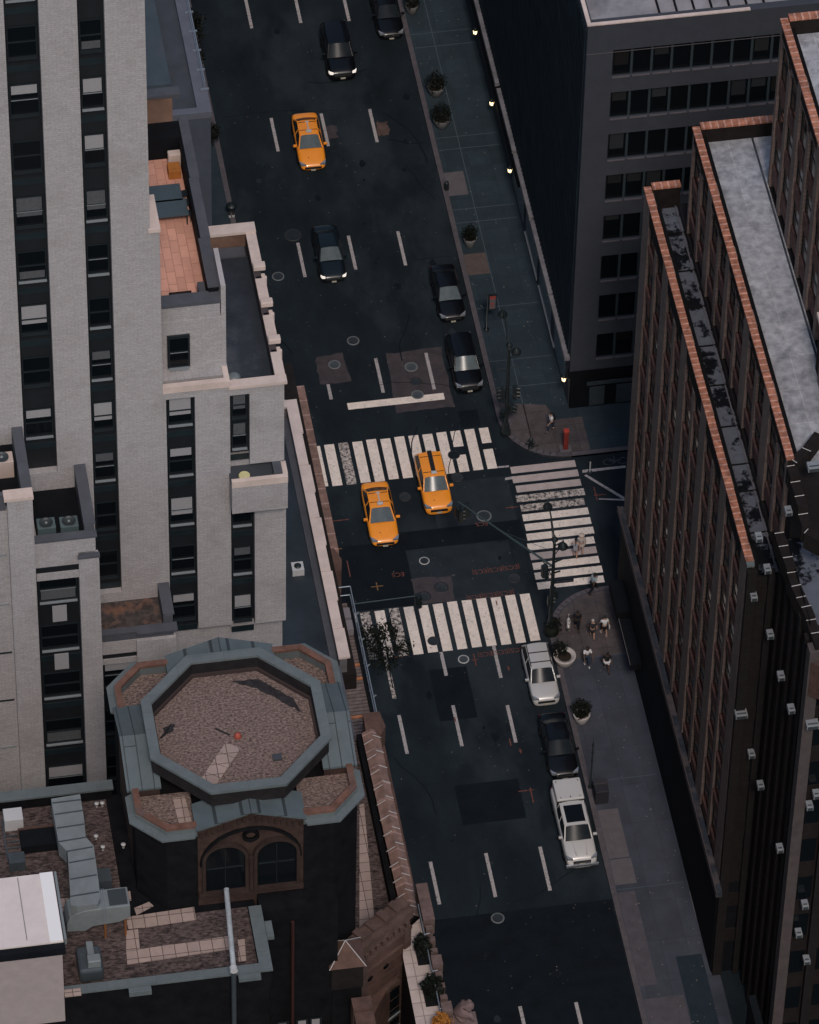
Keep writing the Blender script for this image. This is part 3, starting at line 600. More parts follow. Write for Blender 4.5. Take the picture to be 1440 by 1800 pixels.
# roof deck with railing
D = root('roof_deck', 'narrow wooden roof deck with steel railing squeezed beside the pale parapet', 'deck', (-11.5, -46, 40))
q = MB(); n = 46
for k in range(n):
    y = -52.6 + k * .245; q.box(-12.3 if y < -47.5 else -11.5, -10.95, y, y + .17, 39.0, 39.08, 1 if k in (1, 12, 23, 27) else 0)
q.build('decking', [mat('deck_grey', (.15, .12, .115), .9, var=.35, vs=3), mat('deck_orange', (.38, .16, .08), .9, var=.3, vs=3)], D)
MB().box(-12.3, -10.7, -52.7, -41.2, 38.5, 38.9).build('deck_base', lb_dark, D)
MB().box(-13.2, -12.3, -54.5, -47.6, 38.0, 41.1).build('ledge', [coping_grey], D)
q = MB()
for y in (-52.4, -50.4, -48.0, -46.0, -44.2, -42.2): q.tube((-10.75, y, 38.9), (-10.75, y, 40.2), .03)
for z in (39.5, 40.2): q.tube((-10.75, -52.4, z), (-10.75, -41.2, z), .035); q.tube((-11.9, -41.2, z), (-10.75, -41.2, z), .035)
for y in (-51.4, -49.2, -47.0, -45.1, -43.2): q.tube((-10.75, y, 40.1), (-10.6, y, 40.25), .05)
q.build('railing', steel, D)
MB().box(-11.35, -10.95, -42.9, -42.2, 39.1, 39.6).box(-11.35, -10.95, -43.8, -43.1, 39.1, 39.6).build('step', [mat('step_grey', (.2, .18, .19), .8)], D)
MB().box(-10.95, -10.72, -52.4, -41.2, 37.6, 39.2).build('fascia', lb_dark, D)
# ---- grey building on the north-west corner -----------------------------------------
N = root('grey_corner_building', 'plain grey flat-roofed building with small metal railing behind the pale tower', 'building', (-14, 20, 0))
MB().box(-45, -12.02, 5.05, 90, 0, 32.2).build('wall', wall_grey, N)
MB().box(-45, -12.7, 5.6, 90, 32.2, 32.3).build('roof', roof_grey, N)
q = MB(); q.box(-12.8, -11.95, 5.0, 90, 32.2, 32.7); q.box(-45, -12.8, 5.0, 5.5, 32.2, 32.7); q.build('parapet', [mat('parapet_grey', (.12, .125, .15), .7, var=.15, vs=.8)], N)
MB().box(-18, -14.1, 7.6, 22, 32.3, 32.9).build('roof_curb', [mat('membrane', (.06, .078, .092), .8, var=.15, vs=.8, v2=.5, c2=(.075, .066, .075), v2s=.2)], N)
MB().box(-20, -13.9, 22, 40, 32.3, 36).build('penthouse', wall_grey, N); MB().box(-20.1, -13.6, 21.7, 40, 36, 36.2).build('coping', lt_stone, N)
q = MB()
for k in range(11): y = 7 + k * 1.75; q.tube((-12.2, y, 32.7), (-12.1, y, 33.4), .03); q.box(-12.35, -11.85, y - .05, y + .05, 32.7, 32.8)
q.tube((-12.1, 7, 33.4), (-12.1, 26, 33.4), .025); q.tube((-12.15, 7, 33.05), (-12.15, 26, 33.05), .018); q.build('railing', steel, N)
q = MB()
for y, z in ((5.04, 26.6), (5.04, 20.0)): q.box(-13.25, -12.95, y - .25, y, z, z + .35); 
q.build('wall_light', lt_stone, N)
for (a, b) in ((330, 245), (338, 300)): pass
# entrance steps seen at its foot
q = MB()
for k in range(3): q.box(-10.6, -9.3, 28.6 - k * 1.1, 28.8 - k * 1.1, .15, .25)
tag(q.build('doorway_grating', coping_grey, None, (-10, 27, .15)), 'pale bars of a pavement grating at the foot of the grey building', 'grating')
# ---- brownstone tower with octagonal roof -------------------------------------------------
O = root('octagonal_tower', 'brownstone tower with octagonal gravel roof in a green copper rim and four gabled arms', 'building', (-20.6, -66.5, 0))
cx, cy = -20.6, -66.45; Z0 = 60.0
def octo(r, ox=cx, oy=cy): # r = half flat-to-flat
    k = r * math.tan(R(22.5)); return [(ox + a, oy + b) for a, b in ((r, -k), (r, k), (k, r), (-k, r), (-r, k), (-r, -k), (-k, -r), (k, -r))]
def ringp(mb, po, pi, z0, z1, mi=0):
    n = len(po)
    v = [(p[0], p[1], z) for z in (z0, z1) for p in po] + [(p[0], p[1], z) for z in (z0, z1) for p in pi]
    fs = []
    for i in range(n):
        j = (i + 1) % n
        fs += [(i, j, n + j, n + i), (n + i, n + j, 3 * n + j, 3 * n + i), (3 * n + i, 3 * n + j, 2 * n + j, 2 * n + i), (2 * n + i, 2 * n + j, j, i)]
    mb.add(v, fs, mi)
RO, RI = 4.48, 3.97
q = MB(); ringp(q, octo(RO), octo(RI), Z0 - .16, Z0); q.build('rim_coping', copper, O)
q = MB(); ringp(q, octo(RO - .12), octo(RI), Z0 - 1.15, Z0 - .16); q.build('drum', [mat('drum_dark', (.018, .016, .017), .9, var=.3, vs=2)], O)
q = MB(); ringp(q, octo(RI + .001), octo(RI - .12), Z0 - 1.1, Z0 - .86); q.build('flashing', [mat('flashing_brown', (.05, .036, .034), .8)], O)
MB().prism(octo(RI), Z0 - 1.6, Z0 - 1.05).build('roof', gravel, O)
MB().prism(octo(RI - .6, cx + .3, cy + .5), Z0 - 1.05, Z0 - 1.048).build('roof', gravel, O)
# wet dark strips of membrane at the far side
q = MB()
def irregular(pts, z, mi=0, amp=.12, sub=5):
    o = []
    for i in range(len(pts)):
        a = Vector(pts[i]); b = Vector(pts[(i + 1) % len(pts)])
        for k in range(sub): o.append(tuple(a.lerp(b, k / sub) + Vector((rnd.uniform(-amp, amp), rnd.uniform(-amp, amp)))))
    q.sheet(o, z, mi)
irregular([(-20.4, -63.1), (-19.0, -63.1), (-17.5, -64.6), (-17.2, -65.6), (-17.9, -65.0), (-18.6, -64.2), (-19.3, -63.7)], Z0 - 1.04, 0, .07, 6)
irregular([(-24.4, -66.2), (-23.7, -65.3), (-23.5, -65.6), (-23.9, -66.1)], Z0 - 1.035, 0, .12, 6)
irregular([(-21.5, -66.0), (-20.9, -66.5), (-20.95, -66.6), (-21.6, -66.05)], Z0 - 1.03, 0, .02)
q.build('bare_membrane', [mat('wet_membrane', (.03, .028, .03), .8, var=.5, vs=4)], O)
q = MB(); z = Z0 - 1.03
for k in range(4):
    c = Vector((-22.3, -69.3)) + Vector((.68, .95)).normalized() * (.72 * k); d = Vector((.58, .815)); e_ = Vector((.815, -.58))
    q.prism([tuple(c + d * a * .34 + e_ * b * .42) for a, b in ((-1, -1), (1, -1), (1, 1), (-1, 1))], z, z + .05)
q.build('paver_path', paver, O)
tag(MB().lathe([(.16, 0), (.2, .1), (.1, .3), (0, .32)], 12, (-20.55, -66.75, Z0 - 1.04)).build('roof_vent', mat('red_vent', (.35, .07, .04), .6), None, (-20.55, -66.75, Z0 - 1.04)), 'small red vent at the end of the paver path on the octagonal roof', 'vent')
tag(MB().box(-19.05, -18.6, -68.55, -68.2, Z0 - 1.04, Z0 - .9).build('roof_hatch', roof_grey, None, (-18.8, -68.4, Z0 - 1.04)), 'small grey square hatch in the gravel of the octagonal roof', 'hatch')
# cross arms with gabled copper roofs
H = 5.5; AW = 2.62; ZE = 58.15; ZR = 59.1; cy0 = cy; cy = cy + .5
def gable(dx, dy, m_):
    """arm running out in direction (dx,dy)"""
    t = Vector((dx, dy)); s_ = Vector((-dy, dx)); c = Vector((cx, cy)); v = []
    for a in (4.02, H + .22):
        for b, z in ((-AW - .1, ZE), (0, ZR), (AW + .1, ZE)):
            for dz in (-.14, 0): p = c + t * a + s_ * b; v.append((p.x, p.y, z + dz))
    q = MB(); q.add(v, [(1, 3, 9, 7), (3, 5, 11, 9), (0, 6, 8, 2), (2, 8, 10, 4), (6, 7, 9, 8), (8, 9, 11, 10), (0, 1, 7, 6), (4, 10, 11, 5)]); q.build('arm_roof', m_, O)
    f = c + t * (H - .02); a = f - s_ * AW; b = f + s_ * AW; q = MB()
    back = t * -1.4; q.prism([(a.x, a.y), (b.x, b.y), (b.x + back.x, b.y + back.y), (a.x + back.x, a.y + back.y)], 50, ZE - .1)
    q.add([(a.x, a.y, ZE - .1), (b.x, b.y, ZE - .1), (f.x, f.y, ZR - .12)], [(0, 1, 2)]); q.build('gable_wall', [mat('gable_stone_%d%d' % (dx, dy), (.055, .034, .028), .9, var=.3, vs=2, v2=.8, c2=(.02, .016, .016), v2s=.6)], O)  # stone darkened: shade from the surrounding towers put into its colour
gable(0, -1, copper_seam_x); gable(0, 1, copper_seam_x); gable(1, 0, copper_seam); gable(-1, 0, copper_seam)
# corner terraces
CH = 4.15
def corner(sx, sy):
    c = [(AW, AW), (H, AW), (H, CH), (CH, H), (AW, H)]
    p = [(cx + sx * a, cy + sy * b) for a, b in c]
    MB().prism(p, 44, ZE - .75, 0, 0).build('corner_wall', tower_shade, O)
    pi = [(cx + sx * a, cy + sy * b) for a, b in ((AW, AW), (H - .28, AW), (H - .28, CH - .11), (CH - .11, H - .28), (AW, H - .28))]
    MB().prism(pi, ZE - .75, ZE - .7).build('roof', gravel, O)
    w = MB(); cop = MB()
    seg = [((H, AW), (H, CH)), ((H, CH), (CH, H)), ((CH, H), (AW, H))]; isg = [((H - .3, AW), (H - .3, CH - .12)), ((H - .3, CH - .12), (CH - .12, H - .3)), ((CH - .12, H - .3), (AW, H - .3))]
    for (a, b), (a2, b2) in zip(seg, isg):
        pp = [(cx + sx * u[0], cy + sy * u[1]) for u in (a, b, b2, a2)]; w.prism(pp, ZE - .75, ZE - .12)
        pp = [(cx + sx * u[0] * .995, cy + sy * u[1] * .995) for u in (a, b)] + [(cx + sx * u[0] * .99, cy + sy * u[1] * .99) for u in (b2, a2)]; cop.prism(pp, ZE - .12, ZE + .03)
        pp = [(cx + sx * u[0] * 1.06, cy + sy * u[1] * 1.06) for u in (a, b)] + [(cx + sx * u[0], cy + sy * u[1]) for u in (b, a)]; cop.prism(pp, ZE - .5, ZE - .38, 1)
    w.build('corner_parapet', copper, O); cop.build('parapet_coping', [mat('coping_brown_%d%d' % (sx, sy), (.15, .078, .058), .85, var=.35, vs=1.6, v2=.6, c2=(.1, .09, .09), v2s=1.2), copper], O)
for sx in (-1, 1):
    for sy in (-1, 1): corner(sx, sy)
q = MB(); q.prism([(-24.0, -70.9), (-23.35, -70.9), (-23.5, -68.9), (-24.1, -68.9)], ZE - .7, ZE - .65); q.build('paver_path', paver, O)
MB().prism(octo(H - 1.0, cx, cy), 0, 57.2).build('wall', tower_shade, O)
MB().box(cx - H + .3, cx + H - .3, cy - CH, cy + CH, 0, 50.5).build('wall', tower_shade, O)
# south gable: corbel table, twin arched openings, roundel
fy = cy - H
def arch_pts(xc, w, zs, n=12): return [(xc + w * math.cos(math.pi * k / n), zs + w * math.sin(math.pi * k / n)) for k in range(n + 1)]
def arch_ring(mb, xc, w, t, zs, zb, y0, y1, mi=0):
    o = [(xc + w + t, zb)] + [(xc + (w + t) * math.cos(math.pi * k / 14), zs + (w + t) * math.sin(math.pi * k / 14)) for k in range(15)] + [(xc - w - t, zb)]
    i_ = [(xc + w, zb)] + [(xc + w * math.cos(math.pi * k / 14), zs + w * math.sin(math.pi * k / 14)) for k in range(15)] + [(xc - w, zb)]
    n = len(o); v = [(p[0], y, p[1]) for y in (y0, y1) for p in o] + [(p[0], y, p[1]) for y in (y0, y1) for p in i_]; fs = []
    for k in range(n - 1): fs += [(k, k + 1, n + k + 1, n + k), (2 * n + k, 3 * n + k, 3 * n + k + 1, 2 * n + k + 1), (k, 2 * n + k, 2 * n + k + 1, k + 1), (n + k, n + k + 1, 3 * n + k + 1, 3 * n + k)]
    mb.add(v, fs, mi)
q = MB()
for xc in (cx - 1.28, cx + 1.28):
    pts = arch_pts(xc, .98, 55.6) + [(xc - .98, 53.1), (xc + .98, 53.1)]
    q.add([(x, fy - .02, z) for x, z in pts], [tuple(range(len(pts)))[::-1]])
o = q.build('arched_opening', glass, O)
q = MB()
for xc in (cx - 1.28, cx + 1.28): arch_ring(q, xc, .98, .17, 55.6, 53.1, fy - .22, fy, 0)
arch_ring(q, cx, 2.42, .12, 55.2, 55.2, fy - .16, fy, 1)
q.lathe([(.42, -.2), (.42, .0), (.26, .0), (.26, -.15)], 18, (0, 0, 0), 1)
for i in range(len(q.v) - 72, len(q.v)): a = q.v[i]; q.v[i] = (cx + a[0], fy - .02 + a[2] * .8, 57.15 + a[1])
q.tube((cx, fy - .2, 52.9), (cx, fy - .2, 55.6), .12, n=10)
for k in range(-8, 9):
    x = cx + k * .31; z = ZR - .2 - abs(k) * .118 - .28; q.box(x - .09, x + .09, fy - .2, fy - .001, z - .22, z)
q.box(cx - 2.6, cx + 2.6, fy - .3, fy, 52.9, 53.1)
q.build('arch_moulding', [mat('brownstone_shaded', (.04, .026, .022), .9, var=.3, vs=2, v2=.6, c2=(.02, .016, .016), v2s=1.), tower_shade], O)  # brownstone with the shade over the low arches painted in
for xc in (cx - 1.28, cx + 1.28):
    q = MB(); q.box(xc - .98, xc + .98, fy - .08, fy - .03, 52.95, 53.05); q.box(xc - .02, xc + .02, fy - .08, fy - .03, 53, 56.2); q.box(xc - .9, xc + .9, fy - .08, fy - .03, 54.8, 54.86); q.build('window_bar', frame_dark, O)
# ---- low brownstone wing with plant roof (bottom left) ------------------------------------
B = root('plant_roof_wing', 'dark brick wing with gravel plant roof inside a green copper coping at the bottom left', 'building', (-26, -70, 0))
RZ = 52.0; PT = 52.95
XE, YS, YN, XW = -20.35, -76.6, -63.6, -48.
MB().box(XW, XE - .1, YS + .1, YN - .1, 0, RZ).build('wall', tower_shade, B)
MB().prism([(XW, YS + .4), (XE - .5, YS + .4), (XE - .5, -71.9), (-26.9, -71.9), (-26.9, YN - .4), (XW, YN - .4)], RZ, RZ + .05).build('roof', gravel_dark, B)
q = MB(); q.box(XW, XE, YS, YS + .35, RZ - .4, PT - .12); q.box(XE - .4, XE, YS + .35, -72.6, RZ - .4, PT - .12); q.box(XW, -26.6, YN - .35, YN, RZ - .4, PT - .12); q.build('parapet', tower_shade, B)
q = MB(); q.box(XW, XE - .55, YS - .08, YS + .42, PT - .12, PT); q.box(XE - .55, XE + .08, YS - .08, -72.6, PT - .12, PT + .003); q.box(XW, -26.5, YN - .5, YN + .1, PT - .12, PT)
q.box(-27.4, -26.3, YS - .45, YS - .1, PT - .35, PT - .05); q.box(-22.0, -20.9, YS - .4, YS - .1, PT - .3, PT - .05); q.box(XE + .1, XE + .45, -74.6, -73.6, PT - .3, PT - .05)
q.build('parapet_coping', copper, B)
# paver walks (each run a thin raised strip)
q = MB(); z0, z1 = RZ + .05, RZ + .1
def pvx(pts): q.prism([P(x, y, z1) for x, y in pts], z0, z1)
pvx([(222, 1672), (404, 1645), (409, 1667), (224, 1695)]); pvx([(222, 1612), (341, 1594), (345, 1616), (226, 1634)]); pvx([(222, 1636), (243, 1633), (246, 1669), (222, 1672.5)])
pvx([(418, 1652), (430, 1650), (433, 1688), (420, 1690)]); pvx([(236, 1596), (262, 1585), (270, 1592), (240, 1608)]); pvx([(178, 1575), (229, 1566), (231, 1582), (178, 1592)])
pvx([(104, 1580), (120, 1578), (123, 1600), (105, 1602)])
q.build('paver_path', paver, B)
# penthouse with white roof
PH = root('roof_penthouse', 'plain grey plant room with bright white metal roof at the bottom left corner', 'plant room', (-33, -74, RZ))
MB().box(-42, -30.55, -76.72, -72.3, 50.9, 56.7).build('wall', [mat('penthouse_wall', (.36, .31, .30), .85, var=.08, vs=1.5)], PH)
q = MB(); q.box(-42, -30.45, -76.5, -72.2, 56.7, 56.9, 0); q.box(-31.1, -30.47, -76.48, -72.22, 56.9, 56.99, 1); q.box(-33.6, -33.56, -76.2, -72.3, 56.9, 56.93, 2); q.box(-32.2, -32.16, -76.2, -72.3, 56.9, 56.93, 2)
q.build('roof', [mat('white_roof', (.68, .60, .57), .5, var=.08, vs=.8), mat('white_edge', (.85, .83, .82), .4), galv], PH)
MB().box(-42, -30.4, -76.86, -76.5, 56.3, 56.8).build('gutter', lb_dark, PH); MB().box(-30.4, -30.28, -76.4, -72.2, 56.5, 56.95).build('gutter', galv, PH)
# big duct
DU = root('ventilation_duct', 'large jointed grey sheet-metal duct running down the plant roof into a fan housing', 'duct', (-28, -70, RZ))
dz = 54.9
L1 = [P(x, y, dz) for x, y in ((90, 1404), (97, 1445), (103, 1481), (119, 1497), (123, 1560), (124, 1590))]
R1 = [P(x, y, dz) for x, y in ((141, 1396), (148, 1440), (151, 1471), (165, 1487), (174, 1553), (176, 1578))]
q = MB()
for i in range(len(L1) - 1): q.prism([L1[i], R1[i], R1[i + 1], L1[i + 1]], dz - 1.0, dz)
q.build('duct_run', galv, DU)
q = MB()
for (xa, ya, xb, yb) in ((92, 1411, 142, 1405), (96, 1431, 145, 1424), (100, 1455, 148, 1448), (103, 1479, 151, 1471), (117, 1496, 163, 1488), (121, 1516, 166, 1508), (123, 1545, 170, 1537), (124, 1575, 174, 1567)):
    a = Vector(P(xa, ya, dz)); b = Vector(P(xb, yb, dz)); q.prism([tuple(a), tuple(b), tuple(b + Vector((0, -.07))), tuple(a + Vector((0, -.07)))], dz - 1.02, dz + .03)
q.build('flange', galv_dark, DU)
ex, ey = P(124, 1590, dz)
# elbow turning down and the horizontal fan box
q = MB()
w0, w1 = P(125, 1595, dz)[0], P(178, 1580, dz)[0]
q.prism([P(124, 1590, dz), P(176, 1578, dz), P(172, 1600, dz - .5), P(136, 1604, dz - .5)], 53.7, dz - .02)
q.build('duct_run', galv, DU)
q = MB(); bx0, by0 = P(122, 1640, 54.4); n = 7
prof = [(bx0 + .0, 53.0), (bx0 + .02, 53.6), (bx0 + .15, 54.0), (bx0 + .45, 54.3), (bx0 + .9, 54.45), (bx0 + 2.0, 54.5), (bx0 + 3.15, 54.5), (bx0 + 3.15, 53.6), (bx0 + 2.6, 53.3), (bx0 + 1.3, 53.2), (bx0 + .9, 52.9)]
yy0, yy1 = -72.9, -71.7; k = len(prof)
q.add([(x, yy0, z) for x, z in prof] + [(x, yy1, z) for x, z in prof], [tuple(range(k)), tuple(range(2 * k - 1, k - 1, -1))] + [(i, i + k, (i + 1) % k + k, (i + 1) % k) for i in range(k)])
for i in range(2, len(q.f)): pass
q.build('fan_housing', [galv], DU, bevel=.03)
MB().box(bx0 + 2.15, bx0 + 3.05, yy0 + .12, yy1 - .1, 54.5, 54.53).build('intake_grille', grille_m, DU)
q = MB()
for x in (bx0 + 1.75, bx0 + 1.85, bx0 + 1.95): q.box(x, x + .04, yy0 - .02, yy1 + .02, 53.3, 54.54)
q.build('flange', steel, DU)
mx, my = P(170, 1672, 53.6)
q = MB(); q.box(mx - .95, mx + .25, my - .7, my + .9, RZ + .05, 53.0); q.build('motor_casing', [galv_dark], DU, bevel=.15)
q = MB(); q.box(mx - .5, mx + .15, my - .55, my - .05, 53.0, 53.5); q.box(mx - .45, mx - .1, my - .05, my + .9, 53.0, 53.35); q.build('motor_cover', [galv], DU, bevel=.05)
q = MB()
for x in (bx0 + 1.9, bx0 + 2.9): q.box(x - .05, x + .05, -72.8, -72.7, RZ + .05, 53.3)
q.build('support_leg', [mat('rusty_steel', (.2, .08, .03), .9)], DU)
# vent caps and small fittings
for (x, y, lb) in ((170, 1412, 'left of the two close together nearest the green coping'), (180, 1411, 'right of the two close together nearest the green coping'), (169, 1469, 'third one down beside the duct'), (181, 1488, 'lowest one beside the duct'), (217, 1484, 'one standing alone by the tower wall')):
    a, b = P(x, y, RZ + .3); tag(MB().lathe([(.07, 0), (.07, .2), (.12, .22), (.12, .28), (0, .3)], 10, (a, b, RZ + .05)).build('ventilator', white_m, None, (a, b, RZ + .05)), 'small bright vent cap, ' + lb, 'vent', 'small white vent caps')
x, y = P(24, 1432, 52.9); tag(MB().box(x - .5, x + .45, y - .35, y + .45, RZ + .05, 52.9).build('vent_box', white_m, None, (x, y, RZ), bevel=.02), 'white square vent box on gravel near the green coping', 'vent')
x, y = P(28, 1500, 52.6)
q = MB(); q.box(x - .4, x + .4, y - .7, y + 0, RZ + .05, 52.7); q.box(x - .45, x - .37, y, y + 2.6, RZ + .1, RZ + .2); q.box(x + .37, x + .45, y, y + 2.6, RZ + .1, RZ + .2)
for k in range(6): q.box(x - .37, x + .37, y + .3 + k * .4, y + .35 + k * .4, RZ + .12, RZ + .18)
tag(q.build('pipe_rack', galv_dark, None, (x, y, RZ)), 'blue-grey metal rack with a box at its near end, left of the duct', 'rack')
x, y = P(68, 1475, 52.6); q = MB().box(x - .9, x + .9, y - .4, y + .7, RZ + .05, RZ + .6); q.box(x - .95, x + .95, y + .7, y + .76, RZ + .05, RZ + .7, 1); tag(q.build('roof_pit_cover', [lb_dark, brownstone], None, (x, y, RZ)), 'dark square pit with reddish rim beside the duct', 'hatch')
x, y = P(183, 1540, 53); tag(MB().box(x - .3, x + .35, y - .35, y + .5, RZ + .05, 53.0).build('vent_box', galv_dark, None, (x, y, RZ)), 'dull grey upright box close to the right side of the duct', 'box')
x, y = P(128, 1745, 53); tag(MB().box(x - .4, x + .4, y - .2, y + .2, PT, PT + .1).build('loose_block', paver, None, (x, y, PT)), 'single orange-pink block lying on the coping next to the plant room', 'block')
# long pale pipe
a = Vector((*P(398, 1562, 55.0), 55.0)); b = Vector((*P(411, 1704, 54.0), 54.0)); c_ = Vector((*P(412, 1800, 51.3), 48.0))
pr = root('drain_pipe', 'long pale pipe crossing the plant roof from the tower and dropping over its edge', 'pipe', tuple(b))
MB().tube(a, b, .13, n=12).build('pipe_run', [mat('pale_pipe', (.33, .35, .36), .4, var=.3, vs=2)], pr); MB().tube(b, b + Vector((0, 0, -12)), .12, n=12).build('downpipe', galv_dark, pr); MB().tube(b + Vector((0, .15, 0)), b + Vector((0, -.12, 0)), .19, n=12).build('elbow', [white_m], pr)
# dark court between wing and street range, with its lower roof
C_ = root('court_range', 'dark brick range around a deep court with low roof at the bottom centre', 'building', (-16, -76, 0))
MB().box(-20.3, -15.9, -90, -72.6, 0, 40.0).build('wall', tower_shade, C_)
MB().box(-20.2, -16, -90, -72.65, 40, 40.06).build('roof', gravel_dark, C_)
MB().box(-20.3, -16.4, -72.6, -71.4, 0, 52.4).build('wall', tower_shade, C_)
for (x0, x1) in ((-19.5, -18.9), (-18.5, -17.9), (-17.8, -17.2)): win_south(C_, x0, x1, 41.6, 43.4, -72.72, blind=.35)
q = MB(); q.tube((-18.7, -72.75, 42), (-18.7, -72.75, 51.5), .09); q.build('downpipe', [mat('red_pipe', (.04, .012, .011), .6)], C_)
q = MB(); q.box(-19.6, -15.9, -72.9, -72.6, 40.9, 41.1); q.box(-19.6, -16.2, -73.2, -73.0, 40.3, 40.5); q.build('ledge', [coping_grey], C_)
q = MB()
for i, j in ((0, 0), (1, 0), (0, 1), (1, 1), (0, 2), (1, 2), (1, -1)): q.box(-17.7 + i * .85, -16.9 + i * .85, -75.6 - j * 1.05, -74.6 - j * 1.05, 40.06, 40.12)
q.build('paver_path', paver_grey, C_)
for k, (px, py, lb) in enumerate(((492, 1766, 'farther'), (500, 1787, 'nearer'))):
    x, y = P(px, py, 41.2); tag(MB().box(x - .65, x + .65, y - .25, y + .2, 40.06, 41.2).build('vent_box', white_m, None, (x, y, 40)), 'white oblong vent box in the dark court beside the pavers, the %s of two' % lb, 'vent')
# street range: gravel strip and brown tiled ridge
G = root('street_range', 'brownstone street range with gravel strip and brown ridge-tile parapet along the avenue', 'building', (-13, -62, 0))
MB().prism([(-16.2, -72.5), (-14.5, -72.0), (-12.2, -68.3), (-10.95, -67.0), (-10.95, -53.4), (-14.4, -53.4), (-14.4, -62), (-15.9, -62)], 0, 41.9).build('wall', brownstone, G)
MB().prism([(-16.0, -71.8), (-14.6, -70.6), (-12.4, -67.8), (-12.4, -53.5), (-14.4, -53.5), (-14.4, -62), (-16.0, -62)], 41.9, 42.0).build('roof', gravel_dark, G)
MB().box(-12.45, -12.2, -66.8, -54.0, 41.9, 42.9).build('wall', tower_shade, G)
q = MB(); q.prism([P(x, y, 42.05) for x, y in ((632, 1415), (640, 1412), (665, 1690), (632, 1640))], 42.0, 42.05); q.build('paver_path', paver, G)
def ridge(name, a, b, wl, wr, zt, zb, mm):
    a = Vector(a); b = Vector(b); d = (b - a).normalized(); n_ = Vector((d.y, -d.x)); q = MB()   # n_ points to the avenue side when d runs south
    v = []
    for p in (a, b):
        for off, z in ((-wl, zb), (-wl, zb - .6), (wr, zb - .6), (wr, zb), (0, zt)): u = p - n_ * off; v.append((u.x, u.y, z))
    q.add(v, [(0, 4, 9, 5), (4, 3, 8, 9)]); q.add(v, [(0, 1, 2, 3, 4), (9, 8, 7, 6, 5), (3, 2, 7, 8), (1, 0, 5, 6)], 1); return q.build(name, [mm, tower_shade], G)
ridge('ridge_tiles', (-11.75, -54.3), (-11.62, -67.0), .48, .42, 43.6, 43.3, brown_tile)
q = MB(); q.prism([(-12.0, -53.2), (-11.1, -53.2), (-10.9, -54.0), (-11.2, -54.6), (-12.0, -54.6)], 42, [43.4, 43.4, 43.3, 43.6, 43.6]); q.build('ridge_end', brownstone, G)
q = MB()
for k in range(12):
    y = -54.8 - k * 1.05
    for xa, xb, za, zb in ((-12.22, -11.76, 43.36, 43.66), (-11.72, -11.28, 43.64, 43.36)): q.tube((xa, y - (.35 if xb < -11.7 else 0), za), (xb, y - (.3 if xb < -11.7 else 0), zb), .025, n=5)
q.build('lead_joint', [mat('lead_pale', (.45, .43, .42), .6)], G)
def pinnacle(x, y, z, r, n, h, base, rot=0., m_=brown_brick, flat=False):
    pr_ = root('stone_pinnacle', base, 'pinnacle', (x, y, z), 'stone pinnacles at the street gable'); poly = [(x + r * math.cos(2 * math.pi * (k + .5) / n + rot), y + r * math.sin(2 * math.pi * (k + .5) / n + rot)) for k in range(n)]
    MB().prism(poly, z, z + 1.8).build('shaft', m_, pr_); q = MB(); top = [(x, y, z + 1.8 + h)]
    pb = [(x + (p[0] - x) * 1.15, y + (p[1] - y) * 1.15, z + 1.8) for p in poly]
    q.add(pb + top, [(k, (k + 1) % n, n) for k in range(n)] + [tuple(range(n))[::-1]]); q.build('cap', brownstone, pr_)
    q = MB()
    for k in range(n): q.tube(pb[k], top[0], .025, n=5)
    q.build('lead_joint', MATS['lead_pale'], pr_)
x, y = P(705, 1590, 44.3); pinnacle(x, y, 41.9, .62, 8, .7, 'dark octagonal pinnacle cap where ridge tiles meet the skew gable')
x, y = P(607, 1655, 48.4); MB().box(x - .75, x + .75, y - .75, y + .75, 0, 45.6).build('wall', tower_shade, G); pinnacle(x, y, 45.6, 1.15, 4, 1.1, 'dark square pinnacle with pale edge joints beside the black court')
# skew gable wall with arches (faces south-east)
ga = Vector(P(628, 1665, 47.0)); gb = Vector(P(722, 1592, 47.0)); gd = (gb - ga).normalized(); gn = Vector((gd.y, -gd.x)); gl = (gb - ga).length
Mg = Matrix(((gd.x, -gn.x, 0, ga.x), (gd.y, -gn.y, 0, ga.y), (0, 0, 1, 0), (0, 0, 0, 1)))
GO = 1.4
q = MB(); q.box(0, gl, 0, 1.0, 0, 44.7 + GO); q.xf(Mg); q.build('gable_wall', [brownstone], G)
q = MB(); q.box(-.1, gl + .1, -.12, 1.0, 44.7 + GO, 45.3 + GO); q.box(-.1, gl + .1, .15, .75, 45.3 + GO, 45.6 + GO); q.box(0, gl, -.16, 0, 43.9 + GO, 44.1 + GO); q.box(0, gl, -.12, 0, 42.9 + GO, 43.02 + GO); q.xf(Mg); q.build('gable_coping', [mat('rose_stone', (.10, .064, .054), .85, var=.3, vs=1.5, v2=.5, c2=(.045, .035, .033), v2s=1.1)], G)
q = MB()
for k in range(int(gl / .42)):
    q.box(k * .42, k * .42 + .2, -.2, -.12, 44.35 + GO, 44.7 + GO)
    if k % 2: q.box(k * .42, k * .42 + .38, .1, .8, 45.6 + GO, 45.72 + GO + .1 * rnd.random())
for k in range(9): q.box(.2, gl - .2, -.035, -.012, 35.5 + GO + k * .85, 35.54 + GO + k * .85)
for xc in (.35, gl - .35): q.box(xc - .22, xc + .22, -.22, 0, 33, 44.3 + GO)
q.xf(Mg); q.build('carved_course', MATS['rose_stone'], G)
q = MB()
for xc, w, zs in ((gl * .62, .9, 39.4 + GO), (gl * .93, .28, 41.3 + GO)): 
    pts = arch_pts(xc, w, zs) + [(xc - w, 33), (xc + w, 33)]; q.add([(x, -.03, z) for x, z in pts], [tuple(range(len(pts)))[::-1]])
